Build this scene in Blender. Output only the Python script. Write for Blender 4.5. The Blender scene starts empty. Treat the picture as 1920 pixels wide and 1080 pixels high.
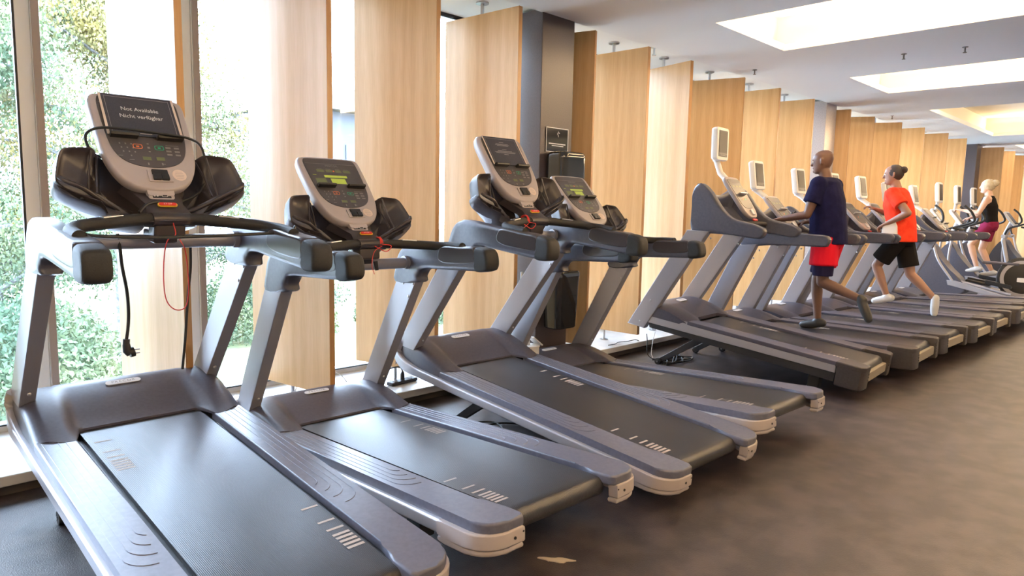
import bpy, bmesh, math, random
from mathutils import Vector, Matrix, Euler
random.seed(7)
SC = bpy.context.scene
COL = SC.collection
pi = math.pi
# ------------------------------------------------------------------ camera
def cam_matrix(yaw, pitch, roll):
    sy, cy, sp, cp, sr, cr = math.sin(yaw), math.cos(yaw), math.sin(pitch), math.cos(pitch), math.sin(roll), math.cos(roll)
    f = Vector((sy*cp, cy*cp, -sp)); rt = Vector((cy, -sy, 0)); dn = f.cross(rt)
    r2 = cr*rt + sr*dn; d2 = -sr*rt + cr*dn
    m = Matrix((r2, -d2, -f)).transposed().to_4x4()
    return m
cd = bpy.data.cameras.new('camera'); cam = bpy.data.objects.new('camera', cd); COL.objects.link(cam)
cd.sensor_width = 36; cd.lens = 1292.19/1920*36; cd.clip_start = .05; cd.clip_end = 300
m = cam_matrix(.78767839, .11463065, -.01952581); m.translation = (0, 0, 1.35)
cam.matrix_world = m
SC.camera = cam
# ------------------------------------------------------------------ exposure
vs = SC.view_settings
vs.view_transform = 'Standard'; vs.look = 'None'; vs.gamma = 1; vs.use_curve_mapping = False
vs.exposure = 0.53
SC.cycles.use_denoising = True
SC.cycles.max_bounces = 8; SC.cycles.diffuse_bounces = 4; SC.cycles.glossy_bounces = 4
SC.cycles.transparent_max_bounces = 12
SC.cycles.sample_clamp_indirect = 8
# ------------------------------------------------------------------ world (overcast daylight) and lights
W = bpy.data.worlds.new('overcast_sky'); SC.world = W; W.use_nodes = True
bg = W.node_tree.nodes['Background']
bg.inputs[0].default_value = (.62, .74, 1.0, 1); bg.inputs[1].default_value = 30
def area(name, loc, rot, sx, sy, power, color, portal=False):
    l = bpy.data.lights.new(name, 'AREA'); l.shape = 'RECTANGLE'; l.size = sx; l.size_y = sy
    l.energy = power; l.color = color
    if portal: l.cycles.is_portal = True
    o = bpy.data.objects.new(name, l); COL.objects.link(o); o.location = loc; o.rotation_euler = rot
    return o
area('window_portal', (11, 4.62, 1.5), (-pi/2, 0, 0), 28, 3.0, 0, (1, 1, 1), True)
ZC = 2.85            # main ceiling height
COFFERS = [(5.15, 6.42), (8.10, 9.42), (11.2, 15.4)]
CY0, CY1 = -4.2, 2.90
WARM = (1.0, .71, .42)
FILLC = [(-2.4, 0.2), (1.9, 3.2), (17.5, 19.5)]  # extra recesses out of view, added as warm fill for the room
def cove_lamps(x0, x1, y0, y1, e):
    area('cove_lamp', (x0-.05, (y0+y1)/2, ZC+.10), (0, math.radians(-125), 0), .07, y1-y0, e, WARM)
    area('cove_lamp', (x1+.05, (y0+y1)/2, ZC+.10), (0, math.radians(125), 0), .07, y1-y0, e, WARM)
    
for (x0, x1) in COFFERS: cove_lamps(x0, x1, CY0, CY1, 78 if x1-x0 < 2 else 70)
for (x0, x1) in FILLC: cove_lamps(x0, x1, CY0, 1.2 if x0 < 10 else CY1, 78)
# ------------------------------------------------------------------ materials
def mat(name, col, rough=.5, metal=0., spec=.5, emit=None, es=0, coat=0, alpha=None):
    m = bpy.data.materials.new(name); m.use_nodes = True
    b = m.node_tree.nodes['Principled BSDF']
    b.inputs['Base Color'].default_value = (*col, 1); b.inputs['Roughness'].default_value = rough
    b.inputs['Metallic'].default_value = metal; b.inputs['Specular IOR Level'].default_value = spec
    if coat: b.inputs['Coat Weight'].default_value = coat; b.inputs['Coat Roughness'].default_value = .08
    if emit: b.inputs['Emission Color'].default_value = (*emit, 1); b.inputs['Emission Strength'].default_value = es
    return m
def nd(m, t, **k):
    n = m.node_tree.nodes.new(t)
    for a, v in k.items(): setattr(n, a, v)
    return n
def lk(m, a, b): m.node_tree.links.new(a, b)
def noise_col(m, c1, c2, scale, lo=.35, hi=.65, detail=6, stretch=(1, 1, 1), coord='Object', bump=0, bscale=None, rough=None):
    b = m.node_tree.nodes['Principled BSDF']
    tc = nd(m, 'ShaderNodeTexCoord'); mp = nd(m, 'ShaderNodeMapping'); mp.inputs['Scale'].default_value = stretch
    n = nd(m, 'ShaderNodeTexNoise'); n.inputs['Scale'].default_value = scale; n.inputs['Detail'].default_value = detail
    r = nd(m, 'ShaderNodeValToRGB'); r.color_ramp.elements[0].position = lo; r.color_ramp.elements[1].position = hi
    r.color_ramp.elements[0].color = (*c1, 1); r.color_ramp.elements[1].color = (*c2, 1)
    lk(m, tc.outputs[coord], mp.inputs[0]); lk(m, mp.outputs[0], n.inputs[0]); lk(m, n.outputs[0], r.inputs[0]); lk(m, r.outputs[0], b.inputs['Base Color'])
    if bump:
        n2 = nd(m, 'ShaderNodeTexNoise'); n2.inputs['Scale'].default_value = bscale or scale*4; n2.inputs['Detail'].default_value = 3
        lk(m, mp.outputs[0], n2.inputs[0])
        bp = nd(m, 'ShaderNodeBump'); bp.inputs['Strength'].default_value = bump; bp.inputs['Distance'].default_value = .01
        lk(m, n2.outputs[0], bp.inputs['Height']); lk(m, bp.outputs[0], b.inputs['Normal'])
    return m
M = {}
M['silver'] = mat('silver_paint', (.42, .41, .44), .32, .4)
M['silver2'] = mat('satin_upright', (.33, .325, .36), .36, .4)
M['hood'] = noise_col(mat('graphite_plastic', (.1, .1, .12), .38, 0, .6), (.052, .050, .072), (.066, .063, .088), 60, bump=.04, bscale=400)
M['rail'] = noise_col(mat('rail_plastic', (.2, .2, .24), .36, 0, .6), (.105, .108, .150), (.125, .128, .172), 50, bump=.05, bscale=500)
M['arm'] = noise_col(mat('arm_plastic', (.12, .12, .15), .36, 0, .6), (.062, .063, .088), (.078, .078, .102), 50, bump=.04, bscale=400)
M['brown'] = mat('dark_brown_plastic', (.042, .033, .034), .34)
M['black'] = mat('black_plastic', (.014, .013, .013), .4)
M['foam'] = noise_col(mat('black_foam', (.02, .018, .016), .6), (.012, .011, .010), (.022, .019, .017), 300, bump=.3, bscale=700)
M['bezel'] = mat('warm_grey_bezel', (.42, .37, .36), .38)
M['panel'] = mat('control_panel_black', (.02, .018, .022), .28, spec=.3)
M['panel2'] = mat('control_panel_dark_grey', (.075, .065, .065), .3)
M['white'] = mat('white_print', (.75, .74, .72), .5)
M['dim'] = mat('grey_print', (.22, .20, .19), .5)
M['card'] = noise_col(mat('notice_card_paper', (.05, .048, .055), .35), (.040, .038, .046), (.052, .048, .056), 200)
M['cream'] = mat('card_edge_strip', (.68, .56, .48), .5)
M['orange'] = mat('orange_key', (.75, .18, .05), .4)
M['green'] = mat('green_key', (.02, .35, .18), .4)
M['red'] = mat('red_plastic', (.65, .03, .02), .35)
M['yellow'] = mat('yellow_rim', (.8, .5, .05), .4)
M['led'] = mat('display_green', (.12, .14, .02), .3, emit=(.42, .48, .05), es=.5)
M['led2'] = mat('display_dim', (.10, .11, .04), .3, emit=(.26, .27, .12), es=.12)
M['scr'] = mat('tv_glass', (.02, .016, .014), .30, spec=.15)
M['tvwhite'] = mat('tv_white_plastic', (.72, .70, .68), .35)
M['plate'] = mat('label_plate', (.78, .78, .80), .3)
M['bolt'] = mat('steel_bolt', (.45, .45, .47), .3, .9)
M['chrome'] = mat('brushed_steel', (.55, .55, .57), .28, .9)
M['rubber'] = mat('black_rubber', (.02, .02, .02), .6)
M['frame'] = mat('black_frame', (.025, .024, .026), .45)
M['tan'] = mat('rear_plate_grey', (.30, .26, .20), .5)
M['darkcap'] = noise_col(mat('dark_cap_plastic', (.07, .06, .065), .42), (.040, .034, .036), (.052, .045, .047), 60)
M['railb'] = mat('side_rail_plastic', (.085, .080, .105), .38)
M['cable'] = mat('black_cable', (.012, .012, .012), .5)
M['redcord'] = mat('red_cord', (.6, .03, .02), .6)
M['whitecable'] = mat('white_cable', (.8, .78, .76), .5)
# belt: fine ribs across and marks of wear
def belt_mat(name, c1, c2):
    m = mat(name, c1, .30, 0, .6)
    noise_col(m, c1, c2, 5, .3, .7, 8, (1, .25, 1))
    b = m.node_tree.nodes['Principled BSDF']
    tc = nd(m, 'ShaderNodeTexCoord'); w = nd(m, 'ShaderNodeTexWave'); w.wave_type = 'BANDS'; w.bands_direction = 'X'
    w.inputs['Scale'].default_value = 55; w.inputs['Distortion'].default_value = 0
    n = nd(m, 'ShaderNodeTexNoise'); n.inputs['Scale'].default_value = 260
    mx = nd(m, 'ShaderNodeMath', operation='ADD')
    lk(m, tc.outputs['Object'], w.inputs[0]); lk(m, tc.outputs['Object'], n.inputs[0])
    lk(m, w.outputs[1], mx.inputs[0]); lk(m, n.outputs[0], mx.inputs[1])
    bp = nd(m, 'ShaderNodeBump'); bp.inputs['Strength'].default_value = .35; bp.inputs['Distance'].default_value = .0015
    lk(m, mx.outputs[0], bp.inputs['Height']); lk(m, bp.outputs[0], b.inputs['Normal'])
    return m
M['belt'] = belt_mat('running_belt', (.020, .020, .023), (.036, .034, .038))
M['mark'] = mat('belt_print', (.42, .36, .32), .6)
# oak veneer
def wood(name, c1, c2, c3):
    m = mat(name, c2, .36, 0, .5)
    b = m.node_tree.nodes['Principled BSDF']
    tc = nd(m, 'ShaderNodeTexCoord'); oi = nd(m, 'ShaderNodeObjectInfo')
    sc = nd(m, 'ShaderNodeVectorMath', operation='SCALE'); sc.inputs[0].default_value = (17, 31, 5)
    ad = nd(m, 'ShaderNodeVectorMath', operation='ADD')
    lk(m, oi.outputs['Random'], sc.inputs['Scale']); lk(m, tc.outputs['Object'], ad.inputs[0]); lk(m, sc.outputs[0], ad.inputs[1])
    mp = nd(m, 'ShaderNodeMapping'); mp.inputs['Scale'].default_value = (1, 1, .07); lk(m, ad.outputs[0], mp.inputs[0])
    n1 = nd(m, 'ShaderNodeTexNoise'); n1.inputs['Scale'].default_value = 9; n1.inputs['Detail'].default_value = 5
    n2 = nd(m, 'ShaderNodeTexNoise'); n2.inputs['Scale'].default_value = 95; n2.inputs['Detail'].default_value = 4
    wv = nd(m, 'ShaderNodeTexWave'); wv.wave_type = 'BANDS'; wv.bands_direction = 'Y'; wv.inputs['Scale'].default_value = 3.2
    wv.inputs['Distortion'].default_value = 9; wv.inputs['Detail'].default_value = 3; wv.inputs['Detail Scale'].default_value = 1.2
    for n in (n1, n2, wv): lk(m, mp.outputs[0], n.inputs[0])
    a = nd(m, 'ShaderNodeMath', operation='MULTIPLY_ADD'); a.inputs[1].default_value = .42; lk(m, n2.outputs[0], a.inputs[0])
    s1 = nd(m, 'ShaderNodeMath', operation='MULTIPLY'); s1.inputs[1].default_value = .38; lk(m, n1.outputs[0], s1.inputs[0]); lk(m, s1.outputs[0], a.inputs[2])
    a2 = nd(m, 'ShaderNodeMath', operation='MULTIPLY_ADD'); a2.inputs[1].default_value = .14; lk(m, wv.outputs[1], a2.inputs[0]); lk(m, a.outputs[0], a2.inputs[2])
    r = nd(m, 'ShaderNodeValToRGB'); e = r.color_ramp.elements
    e[0].position = .30; e[0].color = (*c1, 1); e[1].position = .62; e[1].color = (*c3, 1)
    x = e.new(.46); x.color = (*c2, 1)
    lk(m, a2.outputs[0], r.inputs[0]); lk(m, r.outputs[0], b.inputs['Base Color'])
    bp = nd(m, 'ShaderNodeBump'); bp.inputs['Strength'].default_value = .12; bp.inputs['Distance'].default_value = .002
    lk(m, a2.outputs[0], bp.inputs['Height']); lk(m, bp.outputs[0], b.inputs['Normal'])
    return m
M['oak'] = wood('oak_veneer', (.56, .325, .125), (.61, .365, .150), (.66, .41, .185))
M['oakedge'] = wood('oak_edging', (.42, .20, .055), (.50, .25, .075), (.56, .30, .10))
M['floor'] = noise_col(mat('rubber_floor', (.1, .1, .1), .37, 0, .55), (.034, .026, .028), (.076, .058, .057), 6, .40, .62, 15, bump=.25, bscale=220)
M['ceil'] = mat('ceiling_paint', (.90, .90, .93), .7)
M['slot'] = mat('slot_ceiling_paint', (.93, .94, .96), .6)
M['wall'] = mat('wall_paint', (.55, .50, .45), .7)
M['cofferw'] = mat('coffer_paint', (.84, .80, .68), .7)
M['sill'] = noise_col(mat('pale_stone_sill', (.7, .7, .7), .3), (.68, .67, .66), (.76, .75, .74), 8)
M['plinth'] = mat('plinth_dark', (.09, .075, .065), .5)
M['whiteframe'] = mat('window_frame_white', (.80, .82, .85), .35)
M['shadedframe'] = mat('window_frame_shaded', (.33, .29, .28), .4)  # darker copy of the frame colour, paints shade on the posts' room side
M['gasket'] = mat('gasket', (.02, .02, .025), .5)
M['column'] = noise_col(mat('column_cladding', (.1, .085, .085), .35), (.075, .058, .060), (.090, .070, .072), 120)
M['column2'] = noise_col(mat('column_pale', (.42, .38, .38), .3, .2), (.40, .365, .37), (.46, .42, .42), 60)
M['glossblack'] = mat('gloss_black', (.008, .008, .008), .06, coat=.6)
# window glass: clear, with a reflection that follows the viewing angle
g = bpy.data.materials.new('window_glass'); g.use_nodes = True; M['glass'] = g
nt = g.node_tree; nt.nodes.clear()
o_ = nt.nodes.new('ShaderNodeOutputMaterial'); t_ = nt.nodes.new('ShaderNodeBsdfTransparent'); gl = nt.nodes.new('ShaderNodeBsdfGlossy')
fr = nt.nodes.new('ShaderNodeFresnel'); mx = nt.nodes.new('ShaderNodeMixShader'); gl.inputs['Roughness'].default_value = .02
t_.inputs[0].default_value = (.93, .97, .96, 1); fr.inputs[0].default_value = 1.45
nt.links.new(fr.outputs[0], mx.inputs[0]); nt.links.new(t_.outputs[0], mx.inputs[1]); nt.links.new(gl.outputs[0], mx.inputs[2]); nt.links.new(mx.outputs[0], o_.inputs[0])
# ------------------------------------------------------------------ mesh helpers
class MB:
    def __init__(s): s.bm = bmesh.new(); s.mi = 0; s.T = Matrix.Identity(4)
    def _t(s, vs): 
        for v in vs: v.co = s.T @ v.co
    def _fm(s, fs):
        for f in fs: f.material_index = s.mi
    def box(s, c, d, rot=None, bev=0, seg=2):
        r = bmesh.ops.create_cube(s.bm, size=1)
        vs = r['verts']
        R = rot.to_4x4() if rot else Matrix.Identity(4)
        mm = Matrix.Translation(c) @ R @ Matrix.Diagonal((*d, 1))
        for v in vs: v.co = mm @ v.co
        if bev:
            es = list({e for v in vs for e in v.link_edges})
            rr = bmesh.ops.bevel(s.bm, geom=es, offset=bev, segments=seg, affect='EDGES', profile=.5)
            vs = list({v for f in rr['faces'] for v in f.verts} | {v for v in vs if v.is_valid})
        fs = {f for v in vs for f in v.link_faces}
        s._fm(fs); s._t(vs); return s
    def ring_loft(s, rings, cap0=True, cap1=True, closed=True):
        V = [[s.bm.verts.new(s.T @ Vector(p)) for p in r] for r in rings]
        n = len(V[0]); fs = []
        for a, b in zip(V, V[1:]):
            for i in range(n if closed else n-1):
                j = (i+1) % n
                try: fs.append(s.bm.faces.new((a[i], a[j], b[j], b[i])))
                except ValueError: pass
        if cap0 and closed: fs.append(s.bm.faces.new(V[0][::-1]))
        if cap1 and closed: fs.append(s.bm.faces.new(V[-1]))
        s._fm(fs); return s
    def sweep(s, pts, rad, n=10, sec=None, closed=False, up=None):
        """tube along pts; rad number or list; sec = 2D section list scaled by rad"""
        P = [Vector(p) for p in pts]; k = len(P)
        R = rad if isinstance(rad, (list, tuple)) else [rad]*k
        if sec is None: sec = [(math.cos(2*pi*i/n), math.sin(2*pi*i/n)) for i in range(n)]
        rings = []; prev = None
        for i in range(k):
            if closed: t = P[(i+1) % k]-P[i-1]
            else: t = P[min(i+1, k-1)]-P[max(i-1, 0)]
            if t.length < 1e-9: t = Vector((0, 0, 1))
            t.normalize()
            if up is not None: a = Vector(up)
            elif prev is None: a = Vector((0, 0, 1)) if abs(t.z) < .9 else Vector((1, 0, 0))
            else: a = prev
            a = (a - t*a.dot(t)); a.normalize(); prev = a; b = t.cross(a)
            rings.append([P[i]+(b*x+a*y)*R[i] for x, y in sec])
        if closed: rings.append(rings[0]); s.ring_loft(rings, False, False)
        else: s.ring_loft(rings)
        return s
    def prism(s, poly, x0, x1, bev=0, seg=2, axes='x'):
        """poly in (y,z) extruded along x"""
        def mk(x, p): return {'x': (x, p[0], p[1]), 'y': (p[0], x, p[1]), 'z': (p[0], p[1], x)}[axes]
        b2 = bmesh.new()
        a = [b2.verts.new(mk(x0, p)) for p in poly]; b = [b2.verts.new(mk(x1, p)) for p in poly]
        n = len(poly)
        for i in range(n): b2.faces.new((a[i], a[(i+1) % n], b[(i+1) % n], b[i]))
        fa = b2.faces.new(a[::-1]); fb = b2.faces.new(b)
        if bev:
            es = list(fa.edges)+list(fb.edges)
            bmesh.ops.bevel(b2, geom=es, offset=bev, segments=seg, affect='EDGES', profile=.5)
        bmesh.ops.recalc_face_normals(b2, faces=b2.faces)
        mp = {}
        for v in b2.verts: mp[v] = s.bm.verts.new(s.T @ v.co)
        for f in b2.faces:
            nf = s.bm.faces.new([mp[v] for v in f.verts]); nf.material_index = s.mi
        b2.free(); return s
    def lathe(s, prof, c=(0, 0, 0), n=20, axis='z'):
        rings = []
        for r, z in prof:
            rr = max(r, 1e-4)
            ring = []
            for i in range(n):
                a = 2*pi*i/n; x, y = rr*math.cos(a), rr*math.sin(a)
                p = {'z': (x, y, z), 'x': (z, x, y), 'y': (y, z, x)}[axis]
                ring.append(Vector(p)+Vector(c))
            rings.append(ring)
        return s.ring_loft(rings)
    def sph(s, c, r, n=12, sc=(1, 1, 1)):
        rr = bmesh.ops.create_uvsphere(s.bm, u_segments=n, v_segments=max(6, n*2//3), radius=1)
        vs = rr['verts']
        for v in vs: v.co = Vector((v.co.x*r*sc[0], v.co.y*r*sc[1], v.co.z*r*sc[2]))+Vector(c)
        s._fm({f for v in vs for f in v.link_faces}); s._t(vs); return s
    def quad(s, *p):
        f = s.bm.faces.new([s.bm.verts.new(s.T @ Vector(q)) for q in p]); f.material_index = s.mi; return s
    def obj(s, name, mats, parent=None, ang=40, mods=()):
        me = bpy.data.meshes.new(name); 
        if isinstance(mats, str): mats = [mats]
        bmesh.ops.recalc_face_normals(s.bm, faces=s.bm.faces)
        s.bm.to_mesh(me); s.bm.free()
        for k in mats: me.materials.append(M[k])
        for p in me.polygons: p.use_smooth = True
        me.set_sharp_from_angle(angle=math.radians(ang))
        o = bpy.data.objects.new(name, me); COL.objects.link(o)
        if parent: o.parent = parent
        if ang < 170 and len(me.polygons) > 8:
            wn = o.modifiers.new('weighted_normal', 'WEIGHTED_NORMAL'); wn.keep_sharp = True; wn.weight = 60
        return o
def pillow(mb, poly, spine, x0, x1, prof):
    """closed outline poly (y,z) swept from x0 to x1, rounded by shrinking towards a spine polyline; prof = [(shrink, t)]"""
    def near(p):
        best = None
        for a, b in zip(spine, spine[1:]):
            a = Vector(a); b = Vector(b); q = Vector(p); t = max(0, min(1, (q-a).dot(b-a)/(b-a).length_squared)); c = a.lerp(b, t)
            if best is None or (q-c).length < (q-best).length: best = c
        return best
    N_ = [(Vector(p), near(p)) for p in poly]
    return mb.ring_loft([[(x0+(x1-x0)*t, *(c+(p-c)*f)) for p, c in N_] for f, t in prof])
def smooth_path(pts, sub=6, closed=False):
    P = [Vector(p) for p in pts]; n = len(P); out = []
    for i in range(n if closed else n-1):
        p0 = P[(i-1) % n] if closed or i > 0 else P[0]*2-P[1]; p1 = P[i]; p2 = P[(i+1) % n]
        p3 = P[(i+2) % n] if closed or i+2 < n else P[-1]*2-P[-2]
        for k in range(sub):
            t = k/sub
            out.append(.5*((2*p1)+(p2-p0)*t+(2*p0-5*p1+4*p2-p3)*t*t+(3*p1-p0-3*p2+p3)*t**3))
    if not closed: out.append(P[-1])
    return out
def spl2(pts, sub=5, closed=True): return [(p.x, p.y) for p in smooth_path([(a, b, 0) for a, b in pts], sub, closed)]
def rrect(w, h, r, n=4):
    o = []
    for cx, cy, a0 in ((w-r, h-r, 0), (-w+r, h-r, 90), (-w+r, -h+r, 180), (w-r, -h+r, 270)):
        for i in range(n+1):
            a = math.radians(a0+90*i/n); o.append((cx+r*math.cos(a), cy+r*math.sin(a)))
    return o
def empty(name, loc, rot=(0, 0, 0)):
    o = bpy.data.objects.new(name, None); COL.objects.link(o); o.location = loc; o.rotation_euler = rot; o.empty_display_size = .2
    return o
def tag(o, label=None, cat=None, group=None, kind=None):
    if label: o['label'] = label
    if cat: o['category'] = cat
    if group: o['group'] = group
    if kind: o['kind'] = kind
    return o
def struct(o): o['kind'] = 'structure'; return o
def children(o): return [c for c in COL.objects if c.parent == o]
def copy_tree(o, parent=None, skip=()):
    c = o.copy(); COL.objects.link(c)
    if parent: c.parent = parent
    for ch in list(KIDS.get(o.name, ())):
        if ch.name.split('.')[0] in skip: continue
        copy_tree(ch, c, skip)
    return c
KIDS = {}
def index_kids():
    KIDS.clear()
    for o in COL.objects:
        if o.parent: KIDS.setdefault(o.parent.name, []).append(o)
_tc = {}
def text_geo(mb, txt, size, org, ux, uy, spacing=1.0, mi=0, ext=.0004):
    """stamp lettering (mesh from the built-in font) into mb in the plane org + x*ux + y*uy, centred"""
    key = (txt, spacing)
    if key not in _tc:
        cu = bpy.data.curves.new('t', 'FONT'); cu.body = txt; cu.size = 1; cu.align_x = 'CENTER'; cu.space_character = spacing
        cu.resolution_u = 3
        ob = bpy.data.objects.new('t', cu); COL.objects.link(ob)
        dg = bpy.context.evaluated_depsgraph_get(); me = ob.evaluated_get(dg).to_mesh()
        _tc[key] = ([v.co.copy() for v in me.vertices], [list(p.vertices) for p in me.polygons])
        ob.evaluated_get(dg).to_mesh_clear(); bpy.data.objects.remove(ob); bpy.data.curves.remove(cu)
    vs, fs = _tc[key]; ux = Vector(ux); uy = Vector(uy); n = ux.cross(uy); org = Vector(org)
    V = [mb.bm.verts.new(mb.T @ (org+ux*(v.x*size)+uy*(v.y*size)+n*ext)) for v in vs]
    for f in fs:
        try: q = mb.bm.faces.new([V[i] for i in f]); q.material_index = mi
        except ValueError: pass
# ================================================================== THE SETTING
XA, XB, YR, YG = -3.2, 26.0, -5.5, 4.5
b = MB(); b.box(((XA+XB)/2, (YR+3.9)/2, -.05), (XB-XA, 3.9-YR, .1)); struct(b.obj('floor', 'floor'))
# ceiling: a slab with rectangular coffers cut out (built as strips), and the recess boxes above
def ceil_main():
    b = MB(); y1 = 3.72
    cof = sorted([(x0, x1, CY0, CY1) for x0, x1 in COFFERS]+[(x0, x1, CY0, 1.2 if x0 < 10 else CY1) for x0, x1 in FILLC])
    x = XA
    for (x0, x1, ya, yb) in cof:
        if x0 > x: b.box(((x+x0)/2, (YR+y1)/2, ZC+.03), (x0-x, y1-YR, .06))
        b.box(((x0+x1)/2, (YR+ya)/2, ZC+.03), (x1-x0, ya-YR, .06))
        b.box(((x0+x1)/2, (yb+y1)/2, ZC+.03), (x1-x0, y1-yb, .06))
        x = x1
    b.box(((x+XB)/2, (YR+y1)/2, ZC+.03), (XB-x, y1-YR, .06))
    b.box(((XA+XB)/2, y1+.01, ZC+.045), (XB-XA, .02, .09))
    struct(b.obj('ceiling', 'ceil', ang=20))
    for i, (x0, x1, ya, yb) in enumerate(cof):
        b = MB(); e = .16; h = .34
        b.box(((x0+x1)/2, (ya+yb)/2, ZC+h+.03), (x1-x0+2*e, yb-ya+2*e, .06))
        for xx in (x0-e, x1+e): b.box((xx, (ya+yb)/2, ZC+.06+(h-.06)/2), (.03, yb-ya+2*e, h-.06))
        for yy in (ya-e, yb+e): b.box(((x0+x1)/2, yy, ZC+.06+(h-.06)/2), (x1-x0+2*e, .03, h-.06))
        struct(b.obj('trim_%d' % (i+1), 'cofferw', ang=20))
ceil_main()
b = MB(); b.box(((XA+XB)/2, 4.17, 2.93), (XB-XA, .9, .06)); struct(b.obj('trim_20', 'slot', ang=20))
b = MB(); b.box(((XA+XB)/2, YR-.05, 1.6), (XB-XA, .1, 3.4)); struct(b.obj('wall_back', 'wall'))
M['bounce_slab'] = mat('bounce_slab_pale', (.80, .78, .80), .8)
b = MB(); b.box(((XA+XB)/2+3, 6.9, -1.17), (45, 4.4, .06)); struct(b.obj('bounce_slab', 'bounce_slab'))  # unseen pale slab, added to bounce daylight up to the ceiling
b = MB(); b.box((XA-.05, -.5, 1.6), (.1, 10.2, 3.4)); struct(b.obj('wall_left', 'wall'))
b = MB(); b.box((XB+.05, -.5, 1.6), (.1, 10.2, 3.4)); struct(b.obj('wall_right', 'oak'))
# window ledge, its dark kick and the glazing
b = MB(); b.box(((XA+XB)/2, 4.14, .075), (XB-XA, .82, .05), bev=.006); b.box(((XA+XB)/2, 4.2, .02), (XB-XA, .8, .08)); struct(b.obj('trim_21', 'sill', ang=20))
b = MB(); b.box(((XA+XB)/2, 3.79, .025), (XB-XA, .04, .05)); struct(b.obj('trim_22', 'plinth', ang=20))
b = MB(); b.box(((XA+XB)/2, 4.52, 1.52), (XB-XA, .012, 2.80)); struct(b.obj('window_1', 'glass'))
b = MB(); b.box(((XA+XB)/2, 4.52, .11), (XB-XA, .10, .05), bev=.004); b.box(((XA+XB)/2, 4.52, 2.93), (XB-XA, .10, .06), bev=.004)
b.mi = 1; b.box(((XA+XB)/2, 4.463, .138), (XB-XA, .012, .008)); b.box(((XA+XB)/2, 4.463, 2.885), (XB-XA, .012, .03)); struct(b.obj('window_2', ['whiteframe', 'gasket'], ang=20))
k = 0
for xm in [-2.5, -1.65, -.8, .05]+[.871+.82*i for i in range(31)]:
    if xm > XB-.3: break
    k += 1; b = MB()
    b.box((xm, 4.50, 1.52), (.036, .11, 2.8), bev=.003); b.mi = 1; b.box((xm, 4.437, 1.52), (.036, .016, 2.8), bev=.003)
    b.mi = 0; b.box((xm-.052, 4.48, 1.52), (.066, .04, 2.8), bev=.003); b.mi = 2; b.box((xm-.090, 4.48, 1.52), (.012, .03, 2.8))
    struct(b.obj('window_%d' % (k+2), ['whiteframe', 'shadedframe', 'gasket'], ang=20))
# columns between the bays
for i, (x0, x1, yf, mt) in enumerate([(4.02, 4.40, 3.725, 'column'), (9.70, 10.06, 3.74, 'column2'), (16.85, 17.2, 3.42, 'column')]):
    b = MB(); b.box(((x0+x1)/2, (yf+4.0)/2, 1.44), (x1-x0, 4.0-yf, 2.88), bev=.004); struct(b.obj('wall_column_%d' % (i+1), mt, ang=20))
# ------------------------------------------------------------------ pivoting wood panels
def wood_panel(px, py, nx, ny, zt=2.81, zb=.20, w=.76):
    a = math.atan2(ny-py, nx-px)           # direction pivot -> near edge
    o = empty('wood_panel', (px, py, .1), (0, 0, a+pi/2))
    b = MB(); b.box((0, 0, (zt+zb)/2-.1), (.038, w, zt-zb), bev=.002, seg=1); p = b.obj('panel_board', 'oak', o, 20)
    b = MB(); b.box((0, -w/2-.001, (zt+zb)/2-.1), (.0385, .004, zt-zb)); b.obj('edge_band', 'oakedge', o, 20)
    ztp = 2.80 if py > 3.75 else 2.748
    b = MB(); b.lathe([(.014, zt-.1-.02), (.014, ztp)], n=12); b.lathe([(.05, ztp-.012), (.05, ztp)], n=20); b.obj('top_pivot', 'chrome', o)
    b = MB(); b.lathe([(.012, 0), (.012, zb-.1)], n=12); b.lathe([(.04, 0.0), (.04, .008)], n=20); b.obj('bottom_pivot', 'chrome', o)
    return o
PW = [ # pivot x, pivot y, near-edge dx
 (.42, 4.03, .05, 'tall oak panel standing left of all others beside the first window post'),
 (1.262, 4.03, .045, 'first tall oak panel right of the first white window post'),
 (2.075, 4.03, .065, 'tall oak panel behind the second treadmill console from the left'),
 (2.87, 4.03, .075, 'wide tall oak panel between the second and third treadmill consoles'),
 (3.67, 4.03, .03, 'tall oak panel directly left of the dark column with the dispenser'),
 (4.49, 4.03, .11, 'narrow looking oak panel directly right of the dark column with the dispenser'),
 (5.33, 4.03, .02, 'second oak panel right of the dark dispenser column'),
 (6.17, 4.03, -.08, 'third oak panel right of the dark dispenser column'),
 (7.09, 4.03, .11, 'oak panel behind the tilted treadmill television'),
 (8.03, 4.03, .02, 'oak panel two places left of the pale column'),
 (9.02, 4.03, .03, 'oak panel touching the left side of the pale column'),
 (10.14, 3.98, .10, 'narrow dark looking oak panel directly right of the pale column'),
 (11.0, 3.94, .20, 'deep orange oak panel second to the right of the pale column'),
 (11.92, 3.83, .20, 'deep orange oak panel third to the right of the pale column'),
 (12.95, 3.78, .04, 'oak panel fourth to the right of the pale column'),
 (14.0, 3.68, .08, 'oak panel fifth to the right of the pale column'),
 (15.15, 3.64, .02, 'oak panel directly left of the farthest dark column'),
 (17.35, 3.44, .08, 'narrow oak panel directly right of the farthest dark column'),
]
for px, py, dx, lb in PW:
    o = wood_panel(px, py, px+dx, py-.37); tag(o, lb, 'wood panel', 'pivoting oak panels along the window')
for px, py, nx, ny, w, lb in [(18.4, 3.43, 18.55, 3.06, .8, 'last but one oak panel at the far end of the window wall'), (19.6, 3.4, 19.95, 3.1, .9, 'farthest oak panel at the end of the window wall')]:
    o = wood_panel(px, py, nx, ny, w=w); tag(o, lb, 'wood panel', 'pivoting oak panels along the window')
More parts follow.
